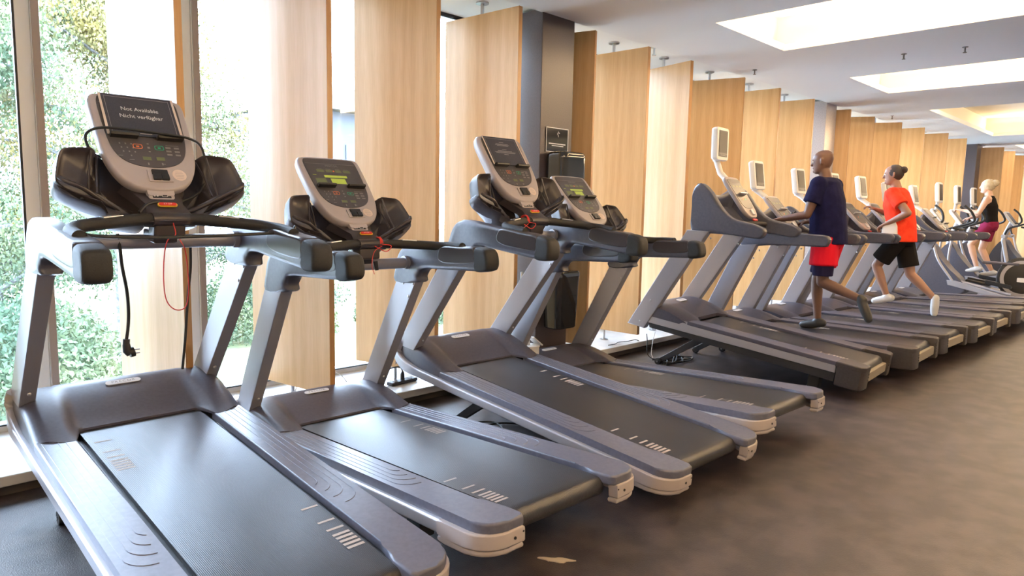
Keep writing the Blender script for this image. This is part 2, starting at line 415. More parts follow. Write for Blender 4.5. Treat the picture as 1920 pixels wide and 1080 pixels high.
# ------------------------------------------------------------------ outside: ground, trees, house
o = MB().box((12, 34, -1.25), (160, 58, .1)).obj('lawn', 'ceil'); struct(o)
M['grass'] = noise_col(mat('grass', (.1, .15, .05), .8), (.045, .06, .02), (.10, .105, .04), 3, detail=8)
o.data.materials[0] = M['grass']
def leafmat(n, c1, c2):
    m = mat(n, c1, .6, 0, .3); noise_col(m, c1, c2, 1.1, .35, .65, 2)
    b = m.node_tree.nodes['Principled BSDF']; b.inputs['Transmission Weight'].default_value = 0
    return m
M['leaf'] = leafmat('leaves', (.032, .060, .030), (.090, .105, .042))
M['leaf2'] = leafmat('leaves_yellowing', (.045, .072, .034), (.18, .140, .035))
M['bark'] = noise_col(mat('birch_bark', (.3, .3, .28), .8), (.035, .035, .033), (.12, .12, .115), 7, .4, .55, stretch=(1, 1, 2.5))
def tree(x, y, h, r, nleaf, mk, label, z0=-1.2, trunk=.16, lean=0, low=.12, ls=.03):
    rnd = random.Random(int(x*100+y*7)); o = empty('tree', (x, y, z0))
    b = MB(); pts = [(lean*t*t, .1*math.sin(3*t), h*.86*t) for t in [i/8 for i in range(9)]]
    b.sweep(pts, [trunk*(1.15-1.0*i/8) for i in range(9)], 10)
    tips = []
    for i in range(26):
        t = rnd.uniform(low+.02, .9); a = rnd.uniform(0, 2*pi); L = r*(1.1-.75*t)*rnd.uniform(.6, 1)
        s = Vector((lean*t*t, .1*math.sin(3*t), h*.86*t)); e = s+Vector((math.cos(a)*L, math.sin(a)*L, L*rnd.uniform(-.05, .5)))
        mid = (s+e)/2+Vector((0, 0, .12*L)); b.sweep([s, mid, e], [trunk*.28*(1.1-t), trunk*.18*(1.1-t), .008], 5); tips += [(s, mid, e)]
    b.obj('trunk', 'bark', o)
    vs = []; fs = []
    for i in range(nleaf):
        s, mid, e = rnd.choice(tips); t = rnd.random()**.6
        p = (s.lerp(mid, t*2) if t < .5 else mid.lerp(e, t*2-1))+Vector([rnd.gauss(0, .16*r*.5) for _ in range(3)])
        q = Euler((rnd.uniform(0, 6), rnd.uniform(0, 6), rnd.uniform(0, 6))).to_matrix(); w = ls*rnd.uniform(.6, 1.4); k = len(vs)
        for dx, dy in ((-1, 0), (0, -.55), (1, 0), (0, .55)): vs.append(p+q @ Vector((dx*w, dy*w, 0)))
        fs.append((k, k+1, k+2, k+3))
    me = bpy.data.meshes.new('foliage'); me.from_pydata(vs, [], fs); me.materials.append(M[mk])
    f = bpy.data.objects.new('foliage', me); COL.objects.link(f); f.parent = o
    tag(o, label, 'tree', 'trees outside the window'); return o
tree(3.62, 12.6, 8.6, 3.1, 52000, 'leaf2', 'birch with pale speckled trunk in the middle of the left window pane', trunk=.22, low=.22)
tree(.9, 11.6, 8.4, 2.8, 52000, 'leaf', 'dense green tree filling the leftmost strip of window', low=.05)
tree(5.6, 16.5, 6.6, 2.2, 20000, 'leaf', 'pale green tree seen between the first and second oak panels', low=.05)
tree(2.6, 18.5, 8.0, 3.4, 30000, 'leaf', 'broad green tree behind the birch', low=.03, ls=.045)
tree(9.0, 16.0, 3.9, 1.7,11000, 'leaf', 'low green tree seen between the second and third oak panels', low=.03)
# bushes under the trees
def bush(x, y, r, n, mk, label):
    rnd = random.Random(int(x*31+y)); vs = []; fs = []
    for i in range(n):
        d = Vector([rnd.gauss(0, 1) for _ in range(3)]).normalized()*r*rnd.uniform(.6, 1); d.z = abs(d.z)*1.1
        q = Euler((rnd.uniform(0, 6), rnd.uniform(0, 6), 0)).to_matrix(); w = .032*rnd.uniform(.6, 1.3); k = len(vs)
        for dx, dy in ((-1, 0), (0, -.55), (1, 0), (0, .55)): vs.append(d+q @ Vector((dx*w, dy*w, 0)))
        fs.append((k, k+1, k+2, k+3))
    me = bpy.data.meshes.new('bush'); me.from_pydata(vs, [], fs); me.materials.append(M[mk])
    f = bpy.data.objects.new('bush', me); COL.objects.link(f); f.location = (x, y, -1.2); tag(f, label, 'bush', 'bushes outside the window')
bush(1.6, 9.6, 1.3, 16000, 'leaf', 'green bush low in the leftmost strip of window')
bush(6.1, 12.9, 1.4, 16000, 'leaf', 'green bush behind the second treadmill from the left')
bush(9.3, 12.6, 1.2, 11000, 'leaf', 'green bush seen low between the second and third oak panels')
# pale house far behind, seen as a faint shape
h = empty('house', (15.5, 27, -1.2))
M['housewall'] = mat('house_wall', (.05, .05, .055), .7); M['houseglass'] = mat('house_window', (.02, .025, .03), .2)
b = MB(); b.box((0, 0, 3.1), (6, 5, 6.2)); b.obj('wall', 'housewall', h)
b = MB(); b.prism([(-3.2, 6.2), (3.2, 6.2), (0, 7.6)], -3.3, 3.3); b.obj('roof', 'plinth', h, 20)
for wx in (-2, 0, 2):
    for wz in (1.6, 4.3):
        b = MB(); b.box((wx, -2.52, wz), (.9, .06, 1.3)); w = b.obj('window', 'houseglass', h)
tag(h, 'pale house seen faintly beyond the trees', 'house')
# ================================================================== TREADMILLS, FIRST KIND (four in front)
TIL = math.radians(3.05)
def console_frame(o, s_dir, nrm): pass
def belt_marks(mb, yf, zf, z):
    """pairs of tick marks printed on the belt: one bar, gap, one bar, then a closing series"""
    for (x0, ys) in yf:
        for k, (dy, w) in enumerate([(0, .012), (.125, .012), (.190, .013), (.232, .014), (.257, .014), (.282, .014), (.307, .014), (.332, .014)]):
            y = ys-dy; mb.quad((x0-.035, y-w/2, z), (x0+.035, y-w/2, z), (x0+.035, y+w/2, z), (x0-.035, y+w/2, z))
def wheel_geo(mb, c, r, w): mb.lathe([(r*.5, -w/2), (r*.95, -w/2), (r, -w/2+.004), (r, w/2-.004), (r*.95, w/2), (r*.5, w/2)], c=c, n=20, axis='x')
MARKS = [(.213, .935), (-.218, -.015)]
def make_tread_a():
    root = empty('treadmill', (0, 0, 0))
    global belt_mesh_near
    def belt_a(marks):
        b = MB(); X = .272; zb_ = [(1.33, .157), (-.42, .157)]+[(-.435-.045*math.sin(a), .112+.045*math.cos(a)) for a in [pi*i/12 for i in range(1, 12)]]+[(-.42, .067), (1.33, .067)]
        b.ring_loft([[(x, y, z) for y, z in zb_] for x in (-X, -.136, 0, .136, X)]); b.mi = 1; belt_marks(b, marks, 0, .1578); return b.obj('running_belt', ['belt', 'mark'], root, 30)
    o_ = belt_a([(-.215, 1.138), (.228, .083)]); belt_mesh_near = o_.data; bpy.data.objects.remove(o_)
    # belt: closed band around the deck, its upper run at z .157
    b = MB(); X = .272; prof = [(1.33, .157)]
    prof += [(-.42, .157)]+[(-.435+.0-.045*math.sin(a), .112+.045*math.cos(a)) for a in [pi*i/12 for i in range(1, 12)]]+[(-.42, .067), (1.33, .067)]
    ring = lambda x: [(x, y, z) for y, z in prof]
    b.ring_loft([ring(-X), ring(-.136), ring(0), ring(.136), ring(X)], True, True)
    b.mi = 1; belt_marks(b, [(-.205, 1.12), (.205, .60), (-.205, .04) , (.205, 1.12)][:4] if 0 else MARKS, 0, .1578)
    b.obj('running_belt', ['belt', 'mark'], root, 30)
    # dark inner frame below everything
    b = MB(); b.box((0, .66, .105), (.60, 2.0, .06)); b.box((0, 1.49, .11), (.80, .36, .10), bev=.01); b.obj('base_frame', 'frame', root)
    # hood
    b = MB(); NX = 44; NY = 22; rows = []
    def yrear(x):
        a = abs(x)
        if a < .262: return 1.300
        if a < .315: t = (a-.262)/.053; t = t*t*(3-2*t); return 1.300-.135*t
        t = (a-.315)/.143; return 1.165+.065*t**1.6
    def hz(x, y):
        a = abs(x)
        t = (y-1.16)/.48; t = max(0, min(1, t)); lobe = .171+.107*(math.sin(t*pi/2)**1.15)
        tc = max(0, min(1, (y-1.29)/.36)); cen = .168+.112*(.35*tc+.65*math.sin(tc*pi/2)**1.25)
        lim = .315-.02*max(0, (y-1.3)/.3); s = max(0, min(1, (a-lim+.045)/.055)); s = s*s*(3-2*s)
        fade = max(0, min(1, (y-1.58)/.08)); fade = fade*fade*(3-2*fade)
        z = cen*(1-s)+lobe*s; z = z*(1-fade)+fade*(.279-.006*(a/.45)**2)
        if y > 1.655: u = min(1, (y-1.655)/.075); z = .279-.17*(1-math.sqrt(max(0, 1-u*u)))*1.1
        if a > .40: u = (a-.40)/.058; z -= .032*u*u
        return z
    for j in range(NY+1):
        row = []
        for i in range(NX+1):
            x = -.458+.916*i/NX; y0 = yrear(x); y = y0+(1.728-y0)*(j/NY)
            row.append((x, y, hz(x, y)))
        rows.append(row)
    # skirt: drop the outline
    def drop(r, dz, f=1.0): return [(x*f, y, z-dz) for x, y, z in r]
    V = [[b.bm.verts.new(p) for p in r] for r in rows]
    for j in range(NY):
        for i in range(NX): b.bm.faces.new((V[j][i], V[j][i+1], V[j+1][i+1], V[j+1][i]))
    loop = [V[0][i] for i in range(NX+1)]+[V[j][NX] for j in range(1, NY+1)]+[V[NY][i] for i in range(NX-1, -1, -1)]+[V[j][0] for j in range(NY-1, 0, -1)]
    low = []
    for k, v in enumerate(loop):
        rear = k <= NX
        z = v.co.z-.012 if rear and abs(v.co.x) < .44 else min(.115, v.co.z-.02)
        low.append(b.bm.verts.new((v.co.x, v.co.y, z)))
    for k in range(len(loop)):
        j = (k+1) % len(loop); b.bm.faces.new((loop[k], low[k], low[j], loop[j]))
    hood = b.obj('motor_hood', 'hood', root, 50)
    # oval label plate lying on the hood
    b = MB(); sl = math.atan2(hz(0, 1.605)-hz(0, 1.565), .040)
    b.T = Matrix.Translation((0, 1.585, hz(0, 1.585)+.002)) @ Euler((sl, 0, 0)).to_matrix().to_4x4()
    b.prism(rrect(.082, .0175, .017, 5), 0, .004, axes='z'); 
    text_geo(b, 'PRECOR', .024, (0, -.008, .0045), (1, 0, 0), (0, 1, 0), 1.35, 1)
    b.obj('label_plate', ['plate', 'dim'], root)
    for s in (-1, 1):
        # top rail with rounded rear corner and the inward step
        out = [(.458*s, 1.235), (.462*s, .4), (.464*s, -.30)]+[((.464-.10+.10*math.cos(a))*s, -.44-.10*math.sin(a)) for a in [pi/2*i/6 for i in range(0, 7)]]
        inn = [(.285*s, -.54), (.268*s, -.515), (.268*s, -.42), (.275*s, -.385), (.298*s, -.33), (.303*s, -.29), (.303*s, 1.21)]
        pl = out+inn
        if s < 0: pl = pl[::-1]
        b = MB(); b.prism(pl, .126, .172, bev=.011, seg=3, axes='z')
        # grooves pressed in the rail top: long ribs that hook inward near the rear
        for k in range(4):
            xo = (.435-.028*k)*s; ye = .02+.062*k; rr = .05+.012*(3-k)
            xi = (.335)*s
            pts = [(xo, 1.20, .1722), (xo, ye+rr, .1722)]+[(xo-s*(rr-rr*math.cos(a)), ye+rr-rr*math.sin(a), .1722) for a in [pi/2*i/6 for i in range(1, 7)]]
            pts = [p for p in pts if (p[0]-.325*s)*s > 0]
            b.sweep(pts, .0022, 6, up=(0, 0, 1))
        b.obj('side_rail', 'rail', root, 50)
        # silver beam along the side, rising in an elbow into the upright
        path = [(.463*s, -.27, .104), (.463*s, .5, .104), (.463*s, 1.30, .104), (.462*s, 1.50, .108), (.458*s, 1.62, .124), (.452*s, 1.69, .160), (.446*s, 1.70, .205), (.438*s, 1.675, .262)]
        b = MB(); sec = rrect(.022, .029, .012, 3); pp = smooth_path(path, 5); nP = len(pp)
        R = [1.0 if p.y < 1.45 else 1.0+.35*min(1, (p.y-1.45)/.15) for p in pp]
        b.sweep(pp, R, sec=sec, up=(0, -.30, 1)); b.obj('side_beam', 'silver', root, 50)
        # rear end cap
        oc = [(.485*s, -.262), (.486*s, -.30)]+[((.486-.116+.116*math.cos(a))*s, -.43-.115*math.sin(a)) for a in [pi/2*i/7 for i in range(0, 8)]]+[(.285*s, -.548), (.283*s, -.50), (.40*s, -.48), (.436*s, -.40), (.436*s, -.262)]
        if s < 0: oc = oc[::-1]
        b = MB(); b.prism(oc, .070, .132, bev=.008, seg=3, axes='z')
        b.T = Matrix.Diagonal((1, 1, 1, 1)); inner = [((abs(x)*.965+.012)*s, y*.985) for x, y in oc]; b.prism(inner, .044, .068, bev=.009, seg=2, axes='z')
        b.mi = 1; b.lathe([(.006, -.5492), (.006, -.546)], c=(.335*s, 0, .098), n=10, axis='y'); b.lathe([(.004, -.5492), (.004, -.546)], c=(.292*s, 0, .112), n=8, axis='y')
        b.obj('end_cap', ['bezel', 'black'], root, 50)
        # upright
        b = MB(); xa, xb = sorted((.393*s, .459*s))
        b.prism([(1.530, .235), (1.715, .235), (1.235, .985), (1.025, .995)], xa, xb, bev=.006, seg=2)
        up = b.obj('upright', 'silver2', root, 40)
        for (x, y, z, sc_) in ((.392*s, 1.175, .945, (.45, 1, 1)), (.392*s, 1.075, .945, (.45, 1, 1)), (.392*s, 1.128, .865, (.45, 1, 1)), (.424*s, 1.474, .315, (1, .6, 1))):
            b = MB(); b.sph((x, y, z), .009, 10, sc_); b.obj('bolt', 'bolt', up)
        # arm rest: elbow housing over the upright, running back to a padded end
        poly = spl2([(1.250, .955), (1.238, 1.05), (1.205, 1.125), (1.145, 1.168), (1.06, 1.179), (.80, 1.170), (.50, 1.162), (.42, 1.158), (.385, 1.14), (.372, 1.095), (.376, 1.055), (.40, 1.038), (.46, 1.034), (.80, 1.038), (.92, 1.038), (.975, 1.025), (1.002, .99), (1.012, .955)], 3)
        spine = [(.425, 1.098), (1.08, 1.105), (1.135, .96)]; pr_ = [(.60, 0), (.84, .03), (.96, .12), (1.0, .27), (1.0, .73), (.96, .88), (.84, .97), (.60, 1)]
        b = MB(); xa, xb = sorted((.370*s, .464*s)); pillow(b, poly, spine, xa, xb, pr_); arm = b.obj('arm_rest', 'arm', root, 60)
        b = MB(); pd = spl2([(.475, 1.1625), (.42, 1.1605), (.384, 1.142), (.3695, 1.095), (.3735, 1.053), (.40, 1.0355), (.475, 1.0318), (.475, 1.07), (.475, 1.12)], 4)
        pillow(b, pd, [(.425, 1.098), (.47, 1.098)], xa-.002, xb+.002, pr_); b.obj('end_pad', 'foam', arm, 60)
        b = MB(); gp = spl2([(.80, 1.10), (.785, 1.155), (.74, 1.1725), (.60, 1.168), (.485, 1.165), (.475, 1.12), (.478, 1.075), (.60, 1.065), (.74, 1.07)], 3); xa, xb = sorted((.3675*s, .4665*s))
        pillow(b, gp, [(.50, 1.118), (.76, 1.120)], xa, xb, [(.70, .005), (.90, .03), (1.0, .14), (1.005, .5), (1.0, .86), (.90, .97), (.70, .995)]); b.obj('grip_panel', 'brown', arm, 60)
        # lift arm with its wheel, and rear foot
        b = MB(); b.box((.33*s, .06, .02), (.08, .10, .19), bev=.008); b.obj('rear_foot', 'rubber', root)
    # cross tube
    b = MB(); b.sweep([(-.385, 1.10, 1.072), (.385, 1.10, 1.072)], .032, 16); b.sweep([(-.40, 1.10, 1.075), (-.345, 1.10, 1.075)], .040, 16); b.sweep([(.40, 1.10, 1.075), (.345, 1.10, 1.075)], .040, 16)
    b.obj('cross_tube', 'foam' if 0 else 'silver2', root)
    # handlebar
    b = MB(); pts = smooth_path([(-.410, .62, 1.165), (-.412, .72, 1.170), (-.385, .80, 1.172), (-.33, .845, 1.178), (-.14, .910, 1.190), (0, .922, 1.193), (.14, .910, 1.190), (.33, .845, 1.178), (.385, .80, 1.172), (.412, .72, 1.170), (.410, .62, 1.165)], 6)
    b.sweep(pts, .0255, 14); hb = b.obj('handlebar', 'foam', root)
    for s in (-1, 1):
        b = MB(); b.box((.235*s, .880, 1.2085), (.085, .030, .008), rot=Euler((0, .07*s, -.35*s)).to_matrix(), bev=.003); b.obj('pulse_sensor', 'chrome', hb)
    # neck: from the bar up to the tray, and the post down to the cross tube
    b = MB()
    secs = []
    for t, w, y, z, th in ((0, .105, .905, 1.175, .045), (.2, .10, .945, 1.208, .05), (.5, .085, .995, 1.238, .055), (.8, .10, 1.06, 1.262, .06), (1, .14, 1.125, 1.30, .06)):
        secs.append([(x*w/.1, y+(-.766*q)*1.0, z+.642*q) for x, q in [(-.1, -th/2), (-.09, .5*th-.01), (-.05, th/2), (.05, th/2), (.09, .5*th-.01), (.1, -th/2), (.0, -th*.7)]])
    b.ring_loft(secs); b.box((0, .955, 1.140), (.13, .08, .065), bev=.012); b.box((0, 1.04, 1.105), (.10, .14, .05), bev=.01); b.sweep([(-.075, .917, 1.192), (-.04, .921, 1.193), (.04, .921, 1.193), (.075, .917, 1.192)], .0285, 14); b.obj('console_neck', 'brown', root, 45)
    b = MB(); b.T = Matrix.Translation((0, .9515, 1.2485)) @ Euler((math.radians(40), 0, 0)).to_matrix().to_4x4()
    b.prism(rrect(.040, .0105, .010, 5), 0, .006, axes='z'); b.mi = 1; b.prism(rrect(.035, .0075, .007, 5), .006, .010, axes='z')
    text_geo(b, 'STOP', .0125, (0, -.0045, .0104), (1, 0, 0), (0, 1, 0), 1.2, 2)
    b.obj('stop_button', ['yellow', 'red', 'white'], root)
    # accessory trays, one wing each side
    F0 = Vector((0, 1.040, 1.255)); SU = Vector((0, .52, .854)); NU = Vector((0, -.854, .52)); XU = Vector((1, 0, 0))
    def W3(x, s_, n_):
        q = max(0, min(1, (.235-abs(x))/.055)); q = q*q*(3-2*q); return F0+XU*x+SU*s_+NU*(n_-.095*q)
    for s in (-1, 1):
        out = spl2([(.03, -.055), (.10, -.053), (.17, -.040), (.235, -.017), (.30, .010), (.345, .032), (.370, .048), (.384, .068), (.385, .090), (.378, .125), (.368, .165), (.357, .200), (.345, .218), (.325, .228), (.29, .232), (.25, .235), (.20, .236), (.12, .225), (.05, .20), (.03, .10)], 3)
        def scl(p, f, cx=.21, cy=.09): return [(cx+(x-cx)*f, cy+(y-cy)*f) for x, y in p]
        b = MB(); rings = []
        for f, n_ in ((.86, -.085), (.95, -.070), (1.0, -.035), (1.0, .012), (.985, .022), (.955, .022)): rings.append([W3(x*s, y, n_) for x, y in scl(out, f)])
        # dished face
        for f, n_ in ((.92, .014), (.80, -.010), (.5, -.020), (.05, -.022)): rings.append([W3(x*s, y, n_) for x, y in scl(out, f)])
        b.ring_loft(rings)
        for kx in (.235, .265):   # upright ribs in the dish
            b.sweep([W3(kx*s, .04, -.012), W3((kx-.012)*s, .13, -.006), W3((kx-.03)*s, .222, .016)], .0055, 6)
        # retaining lip along the lower edge
        b.sweep(smooth_path([W3(.10*s, -.028, .026), W3(.2*s, .0, .036), W3(.3*s, .032, .046), W3(.355*s, .062, .044), W3(.372*s, .085, .034)], 4), [.010]*17, 8)
        tr = b.obj('accessory_tray', 'brown', root, 55)
        b = MB(); rings = []
        lo = spl2([(.05, -.075), (.14, -.066), (.24, -.036), (.33, .004), (.376, .036), (.39, .07), (.375, .10), (.32, .06), (.2, .01), (.08, -.03)], 4)
        for f, n_ in ((.8, -.095), (.97, -.08), (1.0, -.04), (1.0, .0), (.94, .012)): rings.append([W3(x*s, y, n_) for x, y in scl(lo, f, .22, .0)])
        b.ring_loft(rings); b.mi = 1; b.sph(W3(.30*s, .002, .010), .007, 8); b.obj('tray_underside', ['arm', 'black'], tr, 55)
    # console head
    O = Vector((0, 1.030, 1.297)); S = Vector((0, .642, .766)); N = Vector((0, -.766, .642))
    cf = Matrix((XU, S, N)).transposed().to_4x4(); cf.translation = O
    half = [(0, 0), (.045, .003), (.09, .016), (.130, .045), (.158, .085), (.178, .135), (.190, .19), (.197, .27), (.2, .36), (.201, .44), (.200, .478), (.190, .505), (.165, .517), (.08, .522), (0, .523)]
    outl = spl2(half[:-1]+[(0, .523)]+[(-x, y) for x, y in half[-2:0:-1]], 3)
    b = MB(); b.T = cf; cyc = .28
    rings = []
    for f, n_ in ((.80, -.062), (.93, -.056), (.985, -.036), (1.0, -.012), (.995, 0), (.975, .008), (.955, .010), (.94, .009)):
        rings.append([(x*f, cyc+(y-cyc)*f, n_) for x, y in outl])
    b.ring_loft(rings); con = b.obj('console', 'bezel', root, 60)
    # black control panel set in the face
    ph = [(0, .122), (.05, .127), (.09, .140), (.122, .162), (.143, .195), (.156, .24), (.163, .30), (.167, .38), (.168, .45), (.164, .485), (.148, .500), (.08, .503), (0, .504)]
    po = spl2(ph+[(-x, y) for x, y in ph[-2:0:-1]], 3)
    con_data = dict(cf=cf, po=po)
    def base_panel(b):
        b.T = cf; b.mi = 0; b.prism(po, .0085, .0125, axes='z')
        z = .0128
        # keypad, pause / start keys, small read-outs
        b.mi = 1
        for r_ in range(4):
            for c_ in range(3):
                if r_ == 3 and c_ != 1: continue
                b.box((-.118+.023*c_+.004*r_, .243-.021*r_, z), (.0055, .0075, .0006))
        b.box((-.125, .178, z), (.018, .003, .0006)); b.box((-.085, .158, z), (.02, .003, .0006))
        b.box((-.004, .249, z), (.008, .006, .0006)); b.box((-.004, .228, z), (.010, .010, .0006)); b.box((-.004, .207, z), (.008, .006, .0006))
        b.box((.098, .247, z), (.055, .002, .0006))
        for r_ in range(3):
            for c_ in range(2): b.box((.078+.036*c_, .234-.019*r_, z), (.022, .009, .0006))
        b.box((-.022, .140, z), (.006, .013, .0006)); b.box((.036, .142, z), (.006, .013, .0006)); b.box((.044, .142, z), (.009, .003, .0006))
        def ringkey(cx, cy, mi):
            b.mi = mi; o1 = rrect(.0195, .0125, .008, 4); o2 = rrect(.0165, .0095, .006, 4)
            n = len(o1)
            A = [b.bm.verts.new(b.T @ Vector((cx+x, cy+y, z+.0004))) for x, y in o1]; B = [b.bm.verts.new(b.T @ Vector((cx+x, cy+y, z+.0004))) for x, y in o2]
            for i in range(n):
                f = b.bm.faces.new((A[i], A[(i+1) % n], B[(i+1) % n], B[i])); f.material_index = mi
            b.box((cx, cy, z), (.012, .007, .0006))
        ringkey(-.048, .232, 2); ringkey(.040, .230, 3)
        b.mi = 4; b.box((-.022, .169, z), (.034, .018, .0006)); b.box((.034, .170, z), (.034, .018, .0006)); 
    # variant with lit read-outs
    b = MB(); base_panel(b); z = .0128
    b.mi = 1; b.box((0, .462, z), (.318, .002, .0006)); b.mi = 1; text_geo(b, 'PRECOR', .020, (0, .440, z+.0002), (1, 0, 0), (0, 1, 0), 1.1, 1)
    b.mi = 5; b.box((-.002, .362, z), (.145, .018, .0008)); b.mi = 5; b.box((.004, .325, z), (.092, .040, .0008)); b.box((-.132, .372, z), (.022, .004, .0008))
    b.mi = 4
    for x, w in ((-.085, .046), (-.03, .04), (.03, .038), (.085, .046)): b.box((x, .405, z), (w, .020, .0008))
    b.mi = 1
    for x in (-.085, -.03, .03, .085): b.box((x, .421, z), (.03, .002, .0006))
    b.mi = 2; b.box((.0, .405, z+.0002), (.010, .010, .0006))
    b.mi = 4; b.box((-.105, .318, z), (.065, .055, .0003))
    panel = b.obj('control_panel', ['panel2', 'dim', 'orange', 'green', 'led2', 'led'], con, 30)
    # reading ledges
    for s in (-1, 1):
        b = MB(); b.T = cf; b.prism([(.272, .012), (.290, .012), (.286, .040), (.278, .044), (.270, .040)], *sorted((.040*s, .150*s)), bev=.002); b.obj('reading_ledge', 'black', con)
    b = MB(); b.T = cf; b.box((.012, .078, .012), (.100, .062, .006), bev=.003); b.mi = 1; b.box((.012, .094, .0165), (.066, .026, .012), bev=.003); b.box((-.004, .066, .018), (.032, .028, .018), bev=.003); b.box((.029, .066, .018), (.032, .028, .018), bev=.003)
    b.obj('speed_paddle', ['bezel', 'black'], con)
    b = MB(); b.T = cf; b.lathe([(.001, .0105), (.029, .0105), (.030, .0100)], c=(.095, .088, 0), n=28); b.mi = 1
    for k in range(5): b.box((.095, .105-.0085*k, .0108), (.04-.012*abs(k-2)/2, .0016, .0003))
    b.obj('safety_sticker', ['cream', 'bezel'], con)
    b = MB(); b.T = cf; b.prism(rrect(.055, .020, .012), -.045, .003, axes='z'); b.T = cf @ Matrix.Translation((0, -.018, 0)); b.prism(rrect(.052, .019, .012), -.05, .0, axes='z'); b.mi = 1; b.box((0, -.002, .0005), (.075, .020, .002)); b.mi = 2; b.box((.012, -.002, .002), (.022, .010, .001)); b.mi = 1; b.box((.012, -.002, .0028), (.018, .007, .001)); b.mi = 2; b.lathe([(.004, .0016), (.004, .0026)], c=(-.018, -.002, 0), n=10); b.lathe([(.004, .0016), (.004, .0026)], c=(-.03, -.002, 0), n=10)
    b.obj('port_box', ['bezel', 'black', 'white'], con)
    root['til'] = 1
    return root, con_data
TA, CDA = make_tread_a()
index_kids()
def lift(root, incl, y_wh, xs=.375, P=(1.36, .085), name='lift_arm', r=.032, ground=0):
    """lift arms from the underside to wheels standing on the floor; root frame tilted by incl"""
    c, s_ = math.cos(incl), math.sin(incl)
    # wheel centre: horizontal distance y_wh, height r -> local
    Y, Z = y_wh, r+ground; wy, wz = Y*c+Z*s_, -Y*s_+Z*c
    wy0, wz0 = (y_wh+.02)*c+(r+.02)*s_, -(y_wh+.02)*s_+(r+.02)*c
    for s in (-1, 1):
        b = MB(); xa, xb = sorted(((xs-.05)*s, (xs-.01)*s)); d = Vector((P[0]-wy, P[1]-wz)); L = d.length; d /= max(L, 1e-6); n = Vector((-d.y, d.x))
        A = Vector((wy, wz)); B = Vector(P)
        if L > .05: b.prism([tuple(A-n*.022-d*.01), tuple(B-n*.032), tuple(B+n*.032), tuple(A+n*.022-d*.01)], xa, xb, bev=.004)
        a = b.obj('lift_arm', 'frame', root)
        b = MB(); wheel_geo(b, (xs*s, wy, wz), r, .034); b.mi = 1; b.lathe([(.008, (xs-.03)*s), (.008, (xs+.022)*s)] if s > 0 else [(.008, (xs+.022)*s), (.008, (xs-.03)*s)], c=(0, wy, wz), n=10, axis='x'); b.obj('wheel', ['rubber', 'bolt'], a)
SA = .93
TPA = [  # x, y, heading, incline, label
 (1.062, 2.317, .30, 8.64, 'nearest treadmill at the left edge, its console covered by a dark notice card'),
 (2.106, 2.243, -1.15, 0.0, 'second treadmill from the left, flat deck and lit green display'),
 (3.227, 2.204, -.84, 8.46, 'third treadmill from the left, raised front and a notice card on its console'),
 (4.216, 2.202, -2.15, -.3, 'fourth treadmill from the left, flat, half hidden behind a raised one'),
]
TR = []
for i, (x, y, h_, th, lb) in enumerate(TPA):
    r = TA if i == 0 else copy_tree(TA)
    TR.append(r)
for i, (x, y, h_, th, lb) in enumerate(TPA):
    r = TR[i]; inc = math.radians(th)-TIL
    r.location = (x*SA, y*SA, 1.35*(1-SA)); r.scale = (SA, SA, SA); r.rotation_euler = Euler((inc, 0, math.radians(h_)), 'XYZ')
    tag(r, lb, 'treadmill', 'grey treadmills with side trays')
    lift(r, inc, 1.2, P=(.86, .09), xs=.372, ground=-1.35*(1-SA)/SA)
if 'til' in TA: 
    for r in TR:
        if 'til' in r: del r['til']
bpy.context.view_layer.update()
def LW(i, p): return TR[i].matrix_world @ Vector(p)
# notice cards that stand on the reading ledges of the first and third consoles
def notice(i, lines, label, w=.158, lo=.285, hi=.512):
    b = MB(); b.T = TR[i].matrix_world @ CDA['cf']
    b.prism([(-w, lo), (w, lo), (w*.985, hi), (-w*.985, hi)], .0150, .0170, axes='z')
    b.mi = 1
    for s in (-1, 1): b.prism([(w*s*.93, lo), (w*s, lo), (w*s*.985, hi), (w*s*.925, hi)] if s > 0 else [(w*s, lo), (w*s*.93, lo), (w*s*.925, hi), (w*s*.985, hi)], .0171, .0182, axes='z')
    b.mi = 3
    for s in (-1, 1): b.box((.134*s, (lo+hi)/2, .01715), (.0012, hi-lo-.02, .0003))
    b.box((0, hi-.014, .01715), (.268, .0012, .0003))
    for t, size, y in lines:
        if t.startswith('#'): b.mi = 3; b.box((0, y, .0173), (float(t[1:]), size, .0003))
        else: text_geo(b, t, size, (0, y, .0173), (1, 0, 0), (0, 1, 0), 1.0, 2)
    return tag(b.obj('notice_card', ['card', 'cream', 'white', 'bezel'], ang=20), label, 'notice')
notice(0, [('Not Available', .0285, .425), ('Nicht verfügbar', .0285, .385), ('#.05', .003, .300)], 'dark card reading Not Available on the nearest treadmill console')
notice(2, [('#.04', .0025, .470), ('#.11', .0025, .457), ('#.13', .0025, .450), ('#.10', .0025, .443), ('#.04', .0025, .412), ('#.13', .0025, .400), ('#.19', .0025, .392), ('#.17', .0025, .384), ('#.04', .0025, .372)], 'dark card with small lines of print on the raised third treadmill console')
KIDB = [c for c in COL.objects if c.parent == TA and c.name.startswith('running_belt')]
KIDB[0].data = belt_mesh_near
